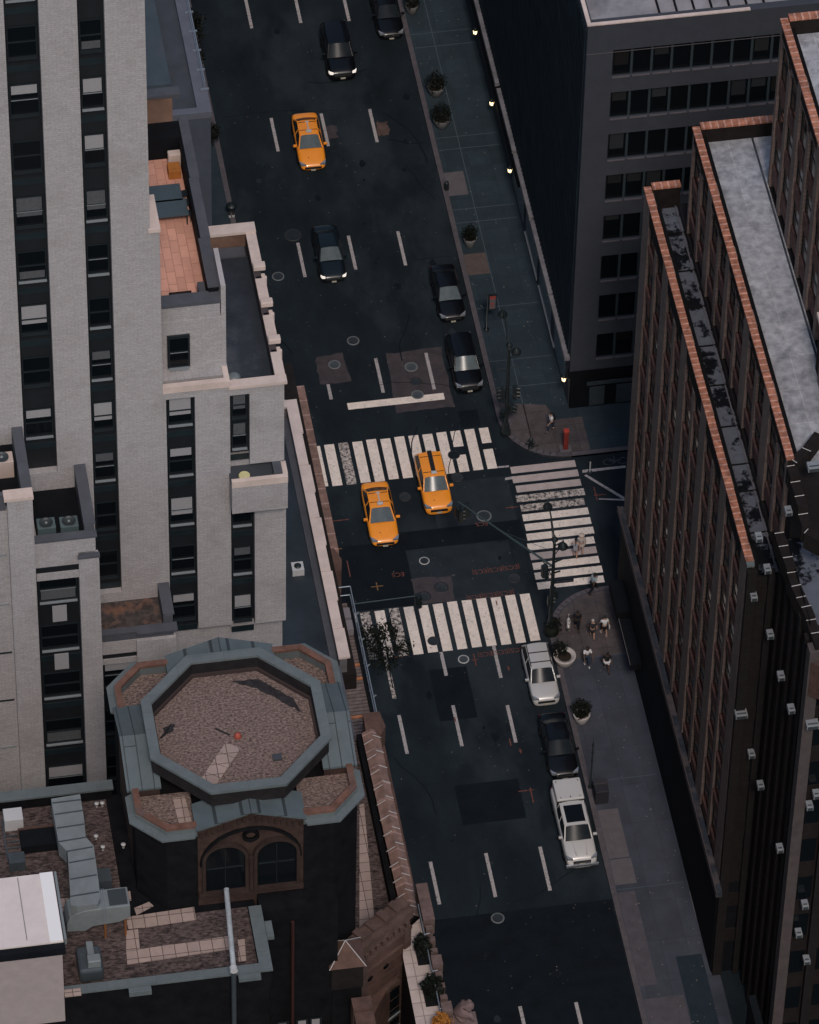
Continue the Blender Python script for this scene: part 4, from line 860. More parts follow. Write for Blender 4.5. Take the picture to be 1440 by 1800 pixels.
for xc in (gl * .25, gl * .55):
    q.lathe([(0, 0), (.2, 0)], 12, (0, 0, 0)); 
    for i in range(len(q.v) - 24, len(q.v)): a = q.v[i]; q.v[i] = (xc + a[0], -.03, 42.2 + GO + a[1])
q.xf(Mg); q.build('arched_opening', glass, G)
q = MB(); arch_ring(q, gl * .62, .9, .3, 39.4 + GO, 33, -.25, 0); arch_ring(q, gl * .93, .28, .14, 41.3 + GO, 36, -.15, 0); q.xf(Mg); q.build('arch_moulding', MATS['rose_stone'], G)
q = MB()
for k in range(4): q.box(gl * .62 - .8, gl * .62 + .8, -.12, -.06, 38.9 - k * 1.1, 39.0 - k * 1.1)
q.xf(Mg); q.build('window_bar', frame_m, G)
# stepped coping running south from the square pinnacle
q = MB()
for k in range(7): q.box(-15.9 + .02 * k, -14.9, -74.6 - k * .8, -73.85 - k * .8, 0, 46.2 - .12 * (k % 2) - k * .05)
q.build('stepped_coping', brownstone, G)
MB().box(-14.5, -10.95, -90, -69.5, 0, 34).build('wall', tower_shade, G)
# white paved balcony terrace with balustrade
MB().prism([(-12.3, -68.4), (-11.0, -67.3), (-11.0, -88), (-12.75, -88), (-12.6, -70)], 34, 44.0).build('wall', brown_brick, G)
MB().prism([(-12.3, -68.5), (-11.15, -67.5), (-11.15, -88), (-12.75, -88), (-12.6, -70)], 44.0, 44.08).build('terrace_floor', masonry('white_paver', (.5, .42, .39), (.6, .58, .57), .85, .85, 'xy', var=.12, vs=1.5, v2=.5, c2=(.34, .3, .29), v2s=.8, mort=.03, alt=.07, off=0.), G)
q = MB(); q.box(-11.35, -10.75, -68.7, -66.3, 44, 45.2)
for k in range(16):
    y = -68.9 - k * .75; q.box(-11.28, -10.92, y - .28, y, 44.0, 45.0 + (.14 if k % 4 == 3 else 0))
    if k % 4 == 3: q.box(-11.36, -10.82, y - .5, y + .14, 44.6, 45.22)
q.box(-11.3, -10.95, -88, -68.7, 44.0, 44.35); q.build('balustrade', [mat('balustrade_stone', (.13, .09, .08), .85, var=.3, vs=2)], G)
q = MB()
for z in (44.9, 45.05): q.tube((-11.42, -88, z), (-11.42, -67.5, z), .025, n=5)
for k in range(8): q.tube((-11.42, -69.5 - k * 2.4, 45.05), (-11.15, -69.5 - k * 2.4, 45.1), .025, n=5)
q.build('railing', steel, G)
# grotesque statue on a corbel
x, y = P(815, 1775, 44.0)
st_ = root('stone_grotesque', 'hunched pinkish stone grotesque leaning out over the avenue at the bottom edge', 'statue', (x, y, 43.2))
gm = mat('grotesque_stone', (.17, .12, .115), .85, var=.2, vs=3)
def skin_mesh(name, pts, edges, m_, parent, lvl=2, origin=(0, 0, 0), rootv=0):
    me = bpy.data.meshes.new(name); ox, oy, oz = origin
    me.from_pydata([(p[0] - ox, p[1] - oy, p[2] - oz) for p in pts], edges, [])
    if not isinstance(m_, (list, tuple)): m_ = [m_]
    for k in m_: me.materials.append(k)
    o = bpy.data.objects.new(name, me); COL.objects.link(o); o.parent = parent
    a = o.modifiers.new('skin', 'SKIN'); a.use_smooth_shade = True; sv = me.skin_vertices[0].data
    for i, p in enumerate(pts):
        r_ = p[3]; sv[i].radius = r_ if isinstance(r_, tuple) else (r_, r_); sv[i].use_root = (i == rootv)
    b = o.modifiers.new('sub', 'SUBSURF'); b.levels = b.render_levels = lvl
    return o
pts = [(-.25, .05, .3, .42), (-.05, .05, .75, .4), (.1, .0, 1.05, .3), (.3, -.1, 1.25, .24), (.52, -.15, 1.2, .15), (.3, .3, .75, .17), (.55, .35, .35, .13), (.3, -.35, .7, .17), (.55, -.4, .3, .13), (.25, .08, 1.5, .06), (.22, -.22, 1.5, .06), (.1, .3, .1, .2), (.1, -.3, .1, .2)]
skin_mesh('body', pts, [(0, 1), (1, 2), (2, 3), (3, 4), (1, 5), (5, 6), (1, 7), (7, 8), (3, 9), (3, 10), (0, 11), (0, 12)], gm, st_)
MB().box(-1.3, .7, -.55, .45, -.7, .02).box(-1.3, .2, -1.9, -.55, -.7, .1).build('plinth', gm, st_, (0, 0, 0), bevel=.06)
# bushes in planters on the terrace
def foliage(mb, c, rx, ry, rz, n, s=.09, mi=0, shell=.55):
    for _ in range(n):
        while 1:
            v = Vector((rnd.uniform(-1, 1), rnd.uniform(-1, 1), rnd.uniform(-1, 1)))
            if shell < v.length < 1: break
        k = 1 + .18 * math.sin(7 * v.x + 3 * v.y) + .12 * math.sin(9 * v.z + 5 * v.x)
        p = Vector((c[0] + v.x * rx * k, c[1] + v.y * ry * k, c[2] + v.z * rz * k)); a = Vector((rnd.gauss(0, 1), rnd.gauss(0, 1), rnd.gauss(0, 1))).normalized(); b = a.cross(Vector((rnd.gauss(0, 1), rnd.gauss(0, 1), rnd.gauss(0, 1)))).normalized(); t = s * rnd.uniform(.6, 1.3)
        mb.add([p - a * t, p + b * t * .5, p + a * t, p - b * t * .5], [(0, 1, 2, 3)], mi)
def planter_box(px, py, z, w, d, label, lm=leaf_m, h=.5):
    x, y = P(px, py, z + .5); r_ = root('planter_box', label, 'planter', (x, y, z), 'planters on the white paved terrace')
    MB().box(x - w / 2, x + w / 2, y - d / 2, y + d / 2, z, z + h).build('box', lb_dark, r_)
    q = MB(); foliage(q, (x, y, z + h + .25), w * .6, d * .55, .45, 900, .12); q.build('bush', lm, r_)
planter_box(744, 1668, 44.08, .7, 1.3, 'dark planter with low shrub on the white terrace, farthest along the balustrade')
planter_box(762, 1740, 44.08, .95, 1.3, 'large dark bushy planter on the white terrace beside the balustrade')
planter_box(778, 1803, 44.08, .8, .9, 'planter with orange autumn shrub at the very bottom edge', leaf_aut)
# ---- light stone office block, north-east corner ----------------------------------------
K = root('stone_office_block', 'plain grey stone office block with rows of paired dark windows on the north-east corner', 'building', (20, 20, 0))
YK = 7.4; ZT = 34.4
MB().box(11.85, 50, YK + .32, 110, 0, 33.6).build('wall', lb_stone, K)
rows = [32.15 - 3.6 * k for k in range(8)]; WH = 2.25; cols = [13.5 + 1.27 * k for k in range(12)]
q = MB(); q.box(11.8, 13.46, YK, YK + .31, 3.7, ZT)
xa, xb = 13.46, cols[-1] + 1.27
zz = ZT
for zt in rows: q.box(xa, xb, YK, YK + .31, zt, zz); zz = zt - WH
q.box(xa, xb, YK, YK + .31, 3.7, zz); q.box(xb, 50, YK, YK + .31, 3.7, ZT)
q.build('wall', lb_stone, K)
q = MB(); q.box(11.78, 50, YK - .02, YK - .001, 31.98, 32.02); q.build('string_course', slab_light, K)
q = MB()
for zt in rows:
    for x in cols: q.box(x + 1.13, x + 1.27, YK + .12, YK + .31, zt - WH, zt)
q.build('mullion', [mat('mullion_blue', (.035, .05, .06), .6)], K)
cnt = 0
for zt in rows:
    for x in cols:
        if cnt >= 99: break
        px_ = x; hidden = (x > 30)
        q = MB(); q.box(x, x + 1.12, YK + .2, YK + .22, zt - WH, zt, 1); q.box(x, x + .05, YK + .15, YK + .199, zt - WH, zt); q.box(x + .05, x + 1.12, YK + .15, YK + .199, zt - WH, zt - WH + .05)
        o = q.build('window', [frame_dark, glass], K)
        if rnd.random() < .3: MB().box(x + .12, x + 1.0, YK + .185, YK + .197, zt - .12 - WH * rnd.choice([.2, .35, .6]), zt - .12).build('blind', [mat('lb_blind%d' % cnt, tuple(cnt % 5 * .005 * v + .012 for v in (.8, 1, 1.2)), .8)], o)
        MB().box(x - .02, x + 1.1, YK - .07, YK + .14, zt - WH - .1, zt - WH - .003).build('sill', slab_light, o); cnt += 1
MB().box(12.2, 50, YK + .4, 110, 33.6, 33.65).build('roof', roof_lb, K)
q = MB(); q.box(11.8, 50, YK + .32, YK + .55, 33.6, ZT); q.box(11.8, 12.1, YK + .55, 110, 33.6, ZT); q.build('parapet', lb_stone, K)
q = MB(); q.box(11.75, 22.0, YK - .05, YK + .2, ZT, ZT + .08); q.box(11.75, 12.0, YK + .2, 110, ZT, ZT + .08); q.build('parapet_coping', [mat('coping_cream', (.62, .5, .45), .7, var=.15, vs=1)], K)
q = MB()
for k in range(7): q.box(16.5 + 1.1 * k, 16.56 + 1.1 * k, YK + .7, YK + 3.6, 33.65, 34.0)
q.build('roof_batten', lb_dark, K)
# west front with close vertical fins
q = MB()
k = 0; y = YK + .5
while y < 75: q.box(11.72, 11.849, y, y + .16, 4.9, 33.6); y += .42
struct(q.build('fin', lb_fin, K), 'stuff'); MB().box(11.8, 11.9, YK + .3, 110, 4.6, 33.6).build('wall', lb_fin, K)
q = MB()
for a, b in ((7.6, 13.4), (13.6, 20.5), (20.8, 27), (27.3, 33.5), (34, 60)): q.box(11.45, 11.8, a, b, 4.55, 4.85)
q.build('ledge', [mat('ledge_pale', (.2, .19, .2), .8, var=.3, vs=1)], K)
MB().box(11.9, 50, YK + .05, 110, 0, 3.7).build('storefront', lb_dark, K)
MB().box(11.72, 50, YK - .05, YK + .3, 3.1, 3.7).build('fascia', [lb_dark], K)
q = MB(); q.box(13.0, 18, YK - .02, YK + .04, 2.2, 2.5); q.box(13.2, 14.2, YK - .02, YK + .03, .3, 2.0); q.box(15, 16.5, YK - .02, YK + .03, .3, 2.0); q.build('shop_window', galv_dark, K)
q = MB()
for a, b in ((9, 13), (14.2, 18.5), (19.3, 23.6), (24.5, 28.8)): q.box(11.84, 11.9, a, b, .5, 3.4)
q.build('shop_window', [mat('shop_glass', (.12, .16, .19), .15)], K)
q = MB()
for a, b in ((12.8, 18.6), (19.2, 23.8)): q.box(11.78, 11.84, a, b, .4, .6); q.box(11.78, 11.84, a, b, 3.2, 3.4)
q.build('shopfront_rail', [mat('rail_pale', (.35, .35, .36), .5)], K)
MB().box(11.45, 11.86, 25, 75, 3.6, 4.2).build('canopy', lb_dark, K)
def lantern(px, py, label):
    y, z = PX(px, py, 11.55); r_ = root('wall_lantern', label, 'lantern', (11.55, y, z), 'lit wall lanterns'); z -= .25
    MB().box(11.56, 11.8, y - .04, y + .04, z + .35, z + .42).build('bracket', iron, r_)
    MB().lathe([(0, .05), (.13, .05), (.17, .4), (0, .4)], 6, (11.5, y, z), smooth=False).build('lamp_shade', lamp_glass, r_)
    q = MB()
    for k in range(6): a = math.pi * k / 3; q.tube((11.5 + .14 * math.cos(a), y + .14 * math.sin(a), z + .05), (11.5 + .185 * math.cos(a), y + .185 * math.sin(a), z + .4), .02, n=4)
    q.lathe([(.2, .4), (.2, .43), (.05, .55), (0, .6)], 6, (11.5, y, z)); q.build('cage', iron, r_)
lantern(837, 55, 'lit lantern farthest up the avenue on the dark block wall'); lantern(866, 180, 'lit lantern above the two close planters on the dark block wall')
lantern(898, 298, 'lit lantern midway down the dark block wall, above the lone round planter'); lantern(993, 665, 'brightest lit lantern, at the corner of the stone office block near the crossing')
# ---- red-brown brick range, south-east --------------------------------------------------
Rb = root('brick_loft_building', 'stepped brown brick building with tall piers, arched top windows and orange tile copings', 'building', (16, -25, 0))
PC = [-13.5 - 5.7 * k for k in range(5)]
wcount = [0]; extra = MB()
def rb_window(x, y0, y1, z0, z1):
    q = MB(); q.box(x + .2, x + .22, y0, y1, z0, z1, 1); q.box(x + .17, x + .199, y0, y0 + .06, z0, z1); q.box(x + .17, x + .199, y1 - .06, y1, z0, z1); q.box(x + .17, x + .199, y0 + .06, y1 - .06, (z0 + z1) / 2 - .03, (z0 + z1) / 2 + .03)
    wcount[0] += 1
    if wcount[0] <= 98: MB().box(x + .04, x + .168, y0 + .02, y1 - .02, z0 + .002, z0 + .07).build('sill', rb_spandrel, q.build('window', [frame_dark, glass], Rb))
    else: extra.add(q.v, q.f); extra.m[-len(q.f):] = q.m
def west_face(x, zb, zt, yn, ys, centers, sills, arch_spring, first_row=0):
    """brick west front at plane x: core, piers, spandrels, arched heads"""
    MB().box(x + .45, x + .72, ys, yn, max(0, zb - 8) if zb > 10 else 0, zt - .3).build('core', rb_core, Rb)
    q = MB(); q.box(x, x + .449, centers[0] + 2.13, yn, zb, zt); q.box(x, x + .449, ys, centers[-1] - 2.13, zb, zt)
    for i in range(len(centers) - 1): q.box(x, x + .449, centers[i + 1] + 2.13, centers[i] - 2.13, zb, zt)
    for c in centers: q.box(x + .02, x + .449, c - .27, c + .27, zb, arch_spring + .4)
    q.build('pier', rb_pier, Rb)
    q = MB()
    for c in centers:
        for y0, y1 in ((c - 2.13, c - .27), (c + .27, c + 2.13)):
            r_ = (y1 - y0) / 2; yc = (y0 + y1) / 2; n = 10
            pts = [(yc + r_ * math.cos(math.pi * k / n), arch_spring + r_ * math.sin(math.pi * k / n)) for k in range(n + 1)]
            v = []
            for yy, z in pts: v += [(x + .05, yy, z), (x + .05, yy, zt), (x + .449, yy, z)]
            q.add(v, [(3 * k, 3 * k + 3, 3 * k + 4, 3 * k + 1) for k in range(n)] + [(3 * k, 3 * k + 2, 3 * k + 5, 3 * k + 3) for k in range(n)])
    q.build('arch_head', rb_pier, Rb)
    q = MB(); q2 = MB()
    for c in centers:
        for y0, y1 in ((c - 2.13, c - .27), (c + .27, c + 2.13)):
            for s_ in sills:
                q.box(x + .1, x + .448, y0, y1, s_ - 1.15, s_)
    o = q.build('spandrel', rb_spandrel, Rb)
    if x > 17: struct(o, 'stuff')
    for s_ in sills[::-1]:
        for c in centers:
            for y0, y1 in ((c - 2.13, c - .27), (c + .27, c + 2.13)):
                top = s_ + 2.27 if s_ != sills[-1] else arch_spring + .93
                rb_window(x, y0, y1, s_, top)
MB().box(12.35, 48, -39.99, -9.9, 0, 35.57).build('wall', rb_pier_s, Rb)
west_face(11.9, 9.0, 37.0, -9.8, -39.9, PC, [9.9 + 3.42 * k for k in range(8)], 34.9)
west_face(14.0, 35.6, 43.9, -12.2, -38.8, [-14.6, -19.9, -25.0, -30.6, -36.3], [37.3, 40.2], 42.0)
west_face(17.6, 43.0, 55.7, -16.3, -31.3, [-18.8, -23.9, -28.9], [44.9, 48.3, 51.6], 53.6)
if extra.v: struct(extra.build('window', [frame_dark, glass], Rb), 'stuff')
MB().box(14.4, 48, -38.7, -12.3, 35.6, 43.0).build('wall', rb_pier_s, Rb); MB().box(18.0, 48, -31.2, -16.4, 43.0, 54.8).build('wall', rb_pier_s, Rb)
MB().box(14.35, 17.6, -38.5, -12.4, 43.0, 43.06).build('roof', roof_pale, Rb); MB().box(17.6, 48, -16.2, -12.4, 43.0, 43.06).build('roof', roof_pale, Rb); MB().box(18.0, 48, -31, -16.5, 54.8, 54.86).build('roof', roof_pale, Rb)
q = MB(); yb = [-39.7, -36.6, -33.4, -31.3, -28.3, -25, -21.8, -18.6, -15.6, -12.4, -10.2]
for i in range(len(yb) - 1): q.box(12.55, 13.85, yb[i], yb[i + 1] - .05, 35.6, 35.68)
q.build('roof', roof_slate, Rb)
q = MB()
for y in yb[1:-1]: q.box(12.5, 13.9, y - .06, y + .0, 35.6, 35.76)
q.box(12.36, 13.99, -39.7, -9.6, 35.58, 35.62); q.build('roof_seam', rb_core, Rb)
q = MB(); q.box(13.7, 13.78, -39.7, -9.6, 35.62, 35.74); q.build('gutter', slab_light, Rb)
MB().box(17.4, 17.5, -38.4, -12.6, 43.06, 43.14).build('gutter', roof_dark, Rb)
def cop(x0, x1, ys, yn, z, xn1, zin):
    q = MB(); q.box(x0, x1, ys, yn, z, z + .14); q.build('parapet_coping', rb_coping, Rb)
    q = MB(); q.box(x1, xn1, yn - .5, yn, z + .3, z + .44); q.build('parapet_coping', rb_coping_n, Rb)
    q = MB(); q.box(x0 + .08, x1 - .06, ys + .02, yn, zin, z); q.box(x1, xn1, yn - .42, yn - .05, zin, z + .3); q.build('parapet', brown_brick, Rb)
cop(11.84, 12.28, -39.95, -9.75, 37.0, 14.0, 35.6); cop(13.93, 14.37, -38.85, -12.15, 43.9, 20, 43.0); cop(17.53, 17.97, -31.35, -16.25, 55.7, 30, 54.8)
MB().box(11.84, 12.28, -40.25, -39.95, 36.95, 37.12).build('coping_end', copper, Rb)
# ledge over the shopfront and the dark front below
MB().box(11.55, 11.9, -41, -9.6, 8.55, 9.0).build('ledge', [mat('ledge_stone', (.03, .036, .046), .8, var=.5, vs=1.5, v2=1., c2=(.085, .07, .072), v2s=.7)], Rb)
q = MB(); q.box(11.5, 11.56, -41, -9.6, 8.6, 9.08); q.build('ledge_edge', [mat('ledge_edge', (.075, .06, .062), .7)], Rb)
MB().box(11.85, 48, -40, -9.5, 0, 8.56).box(11.86, 12.3, -90, -48.8, 0, 9).build('storefront', lb_dark, Rb)
MB().box(11.0, 11.9, -13.5, -10.8, 2.6, 3.4).build('canopy', lb_dark, Rb)
q = MB(); q.box(11.06, 11.1, -17.6, -13.7, 3.0, 3.06); q.box(11.1, 11.85, -17.6, -13.7, 2.5, 2.95, 1); q.build('awning', [slab_light, lb_dark], Rb)
q = MB(); q.box(11.2, 11.24, -38, -36, 3.0, 3.05); q.build('awning_edge', slab_light, Rb)
q = MB(); q.box(11.2, 11.85, -17.5, -13.8, 0, .05); q.build('step', lb_dark, Rb)
# south front of the low tier
q = MB(); q.box(11.9, 12.45, -40.35, -40.0, 0, 36.6); q.box(13.15, 13.5, -40.3, -40.0, 0, 36.4); q.build('pier', rb_pier_s, Rb)
q = MB()
for k in range(10): q.box(12.45, 13.15, -40.1, -40.0, 3 + 3.42 * k, 4.2 + 3.42 * k)
q.build('brick_panel', brown_brick, Rb)
for k in range(9):
    pass
# dark stepped copings at the south ends
def stepped(name, pts, z, w=.55, parent=None):
    q = MB()
    for i in range(len(pts) - 1):
        a = Vector(pts[i]); b = Vector(pts[i + 1]); L = (b - a).length; n = max(1, int(L / .8)); d = (b - a) / n; s_ = Vector((d.y, -d.x)).normalized() * w / 2
        for k in range(n):
            p = a + d * k; r_ = p + d * .93; zz = z[i] + (z[i + 1] - z[i]) * k / n + (.16 if k % 3 == 2 else 0)
            q.prism([tuple(p - s_), tuple(p + s_), tuple(r_ + s_), tuple(r_ - s_)], zz - 1.2, zz)
            q.tube((p.x - s_.x, p.y - s_.y, zz + .02), (p.x + s_.x, p.y + s_.y, zz + .02), .028, n=4, mi=1)
    return q.build(name, [brown_brick, MATS['lead_pale']], parent or Rb)
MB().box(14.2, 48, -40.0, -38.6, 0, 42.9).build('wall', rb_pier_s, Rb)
stepped('parapet_coping', [(14.3, -38.9), (15.2, -38.2), (16.2, -37.0)], [43.9, 43.9, 44.2]); stepped('parapet_coping', [(14.2, -39.0), (14.4, -42.6), (15.4, -43.6)], [43.6, 42.2, 42.4])
# south wing with air conditioners
Wg = root('brick_south_wing', 'dark brick apartment wing with window air conditioners and one pale corner pier at right', 'building', (20, -44, 0))
XW2, YW2, ZW2 = 13.5, -48.7, 39.3
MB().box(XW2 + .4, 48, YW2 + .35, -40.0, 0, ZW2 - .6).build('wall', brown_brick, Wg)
q = MB(); q.box(XW2, XW2 + .62, YW2, YW2 + .75, 0, ZW2 - .3); q.build('corner_pier', [mat('pier_tan', (.08, .066, .065), .9, var=.2, vs=1.5)], Wg)
q = MB()
for k in range(5): q.box(XW2 + .05, XW2 + .4, -47.4 + 1.55 * k, -46.95 + 1.55 * k, 0, ZW2 - .6)
for k in range(14): q.box(XW2 + 1.7 + 1.6 * k, XW2 + 2.2 + 1.6 * k, YW2, YW2 + .35, 0, ZW2 - .6)
q.build('pier', rb_pier_s, Wg)
q = MB()
for j in range(11):
    q.box(XW2 + .3, XW2 + .41, -47.9, -40, 2 + 3.42 * j, 3.3 + 3.42 * j)
q.build('spandrel', [brown_brick], Wg)
for j in range(11):
    for k in range(5): 
        y0 = -46.9 + 1.55 * k if k else -46.9
        if y0 + 1.0 < -40: MB().box(XW2 + .36, XW2 + .395, y0, y0 + 1.0, 3.35 + 3.42 * j, 5.3 + 3.42 * j).build('window', glass, Wg)
    for k in range(3): MB().box(XW2 + .75 + 1.6 * k, XW2 + 1.6 + 1.6 * k, YW2 + .3, YW2 + .34, 3.35 + 3.42 * j, 5.3 + 3.42 * j).build('window', glass, Wg)
stepped('parapet_coping', [(13.55, -40.1), (13.7, -44), (14.0, -46.5), (14.1, -48.6)], [39.4, 39.3, 39.2, 39.4], parent=Wg)
MB().box(14.1, 48, -48.6, -40.1, ZW2 - .6, ZW2 - .54).build('roof', roof_slate, Wg)
x, y = P(1432, 1190, 39); MB().prism([(14.3, -48.4), (16.5, -46.8), (22, -46.8), (22, -48.4)], 38.7, 38.8).build('roof_terrace', roof_lb, Wg)
q = MB(); q.prism([(XW2 + .1, YW2 - .05), (XW2 + .55, YW2 - .05), (XW2 + 3.2, YW2 - 1.6), (XW2 + 3.2, YW2 - 2.2)], 35.5, 38.2); q.build('sloped_buttress', [mat('red_brick', (.07, .042, .036), .9, var=.3, vs=2)], Wg)
acs = [(1431, 820, 'T'), (1386, 898, 'S'), (1334, 944, 'S'), (1349, 1000, 'S'), (1325, 1048, 'S'), (1354, 1115, 'W'), (1373, 1188, 'W'), (1391, 1246, 'W'), (1303, 1255, 'S'), (1321, 1325, 'S'), (1337, 1380, 'W'), (1428, 1273, 'V'), (1435, 1396, 'V'), (1423, 1416, 'V'), (1371, 1491, 'W'), (1415, 1590, 'V'), (1404, 1640, 'V'), (1418, 1687, 'V'), (1430, 962, 'V2')]
aclab = ['largest pale air conditioner, highest on the right beside the pinkish stone top', 'air conditioner on dark brick just under the end of the upper tiled coping', 'topmost air conditioner in the corner behind the orange coping end', 'air conditioner just below and right of the orange coping end', 'air conditioner on the pier line directly under the orange coping end',
 'upper air conditioner on the wing beside the dark stepped coping', 'second air conditioner down beside the dark stepped coping', 'third air conditioner down, nearest the pale corner pier', 'wide air conditioner farthest left, at the foot of the long corner pier', 'air conditioner below the wide leftmost one', 'air conditioner third in the diagonal line below the leftmost one',
 'wide air conditioner at the right edge beside the sloping red brick', 'air conditioner at the right edge, upper of a close pair', 'thin air conditioner at the right edge, lower of the close pair', 'lonely air conditioner low on the dark wing left of the pale pier', 'highest of three small low air conditioners right of the pale pier', 'leftmost of the three small low air conditioners right of the pale pier', 'lowest of all the air conditioners, near the bottom right', 'air conditioner at the right edge beside the dark courtyard']
for (px, py, pl), lb in zip(acs, aclab):
    w = .28
    if pl == 'S': x, z = PY(px, py, -40.5); y = -40.5
    elif pl == 'W': y, z = PX(px, py, 13.25); x = 13.25
    elif pl == 'V': x, z = PY(px, py, YW2 - .25); y = YW2 - .25
    elif pl == 'V2': x, z = PY(px, py, -40.2); y = -40.2
    else: x, z = PY(px, py, -40.4); y = -40.4; w = .62
    if px in (1303, 1428): w = .6
    r_ = root('air_conditioner', lb, 'air conditioner', (x, y, z - .25), 'window air conditioners')
    MB().box(x - w / 2 - .05, x + w / 2 + .05, y - .24, y + .3, z - .2, z + .12).build('casing', ac_m, r_, bevel=.015)
    MB().box(x - w / 2, x + w / 2, y - .26, y - .243, z - .16, z + .06).build('grille', grille_m, r_)
    MB().box(x - w / 2 + .02, x + w / 2 - .02, y - .12, y - .02, z + .125, z + .13).build('vent_slot', galv_dark, r_)
# pinkish stone crowned pavilion at the right edge
Pv = root('stone_capped_pavilion', 'small tower with stepped pinkish stone cap cut by the right edge of the picture', 'building', (18, -34, 40))
MB().box(17.2, 24, -36.8, -31.4, 40, 47.2).build('wall', brown_brick, Pv)
q = MB(); q.box(17.0, 24, -37.0, -31.3, 47.2, 47.5); q.box(17.25, 24, -33.2, -31.6, 47.5, 48.1); q.box(17.2, 24, -35.2, -34.4, 47.5, 47.8); q.box(17.5, 24, -32.9, -31.9, 48.1, 48.4); q.build('cap', lt_stone, Pv)
MB().box(18.1, 24, -36.6, -33.4, 47.5, 47.6).build('roof', lb_dark, Pv)
q = MB()
for k in range(3): q.box(17.1, 17.2, -36.4 + 1.6 * k, -35.6 + 1.6 * k, 40, 47)
q.build('pier', rb_pier, Pv)
# ================================================================== VEHICLES
taxi_y = mat('taxi_paint', (.98, .33, .025), .3, coat=.5, var=.04, vs=2)
black_p = mat('black_paint', (.004, .0045, .006), .3, coat=.35, spec=.3); navy_p = mat('dark_navy_paint', (.006, .011, .015), .3, coat=.4, spec=.3)
silver_p = mat('silver_paint', (.56, .55, .54), .3, .15, coat=.4); white_p = mat('pickup_silver', (.60, .585, .57), .3, .1, coat=.4)
car_glass = mat('car_glass', (.016, .021, .026), .25, spec=.15, var=.25, vs=1.5); car_glass_b = mat('car_glass_sky', (.10, .125, .135), .2, spec=.3, var=.2, vs=2); trim = mat('black_trim', (.015, .015, .016), .5); chrome = mat('chrome', (.55, .56, .57), .2, .8)  # car_glass_b: sky reflection painted as a blue-grey base colour
tail_m = mat('tail_lamp', (.15, .01, .01), .3); plate_m = mat('plate', (.5, .48, .4), .5)
SP = {
 'sedan': dict(st=[(-2.43, .55, .48, .02), (-2.40, .74, .58, .03), (-2.2, .87, .70, .05), (-1.6, .915, .83, .06), (-1.0, .92, .93, .05), (0, .925, .95, .03), (1.2, .925, .97, .03), (1.7, .91, 1.0, .04), (2.2, .87, 1.0, .04), (2.38, .78, .9, .03), (2.43, .62, .6, .02)],
               cab=(-1.08, -.28, 1.05, 1.82, .93, 1.43), hw=(.83, .60), wb=1.42),
 'suv': dict(st=[(-2.3, .6, .6, .02), (-2.27, .8, .75, .03), (-2.1, .9, .9, .05), (-1.5, .93, 1.02, .06), (-.95, .935, 1.08, .04), (0, .94, 1.1, .03), (1.4, .94, 1.12, .03), (2.0, .92, 1.12, .03), (2.25, .87, 1.05, .03), (2.32, .8, .7, .02)],
             cab=(-1.02, -.3, 1.75, 2.2, 1.08, 1.68), hw=(.85, .66), wb=1.35),
 'pickup': dict(st=[(-2.95, .7, .7, .02), (-2.92, .88, .95, .03), (-2.75, .97, 1.1, .05), (-2.1, 1.0, 1.2, .07), (-1.5, 1.005, 1.25, .05), (0, 1.01, 1.27, .03), (1.3, 1.01, 1.3, .02), (2.7, 1.0, 1.3, .02), (2.93, .97, 1.2, .02), (2.95, .9, .8, .02)],
                cab=(-1.55, -.85, .95, 1.1, 1.25, 1.9), hw=(.9, .72), wb=1.85)}
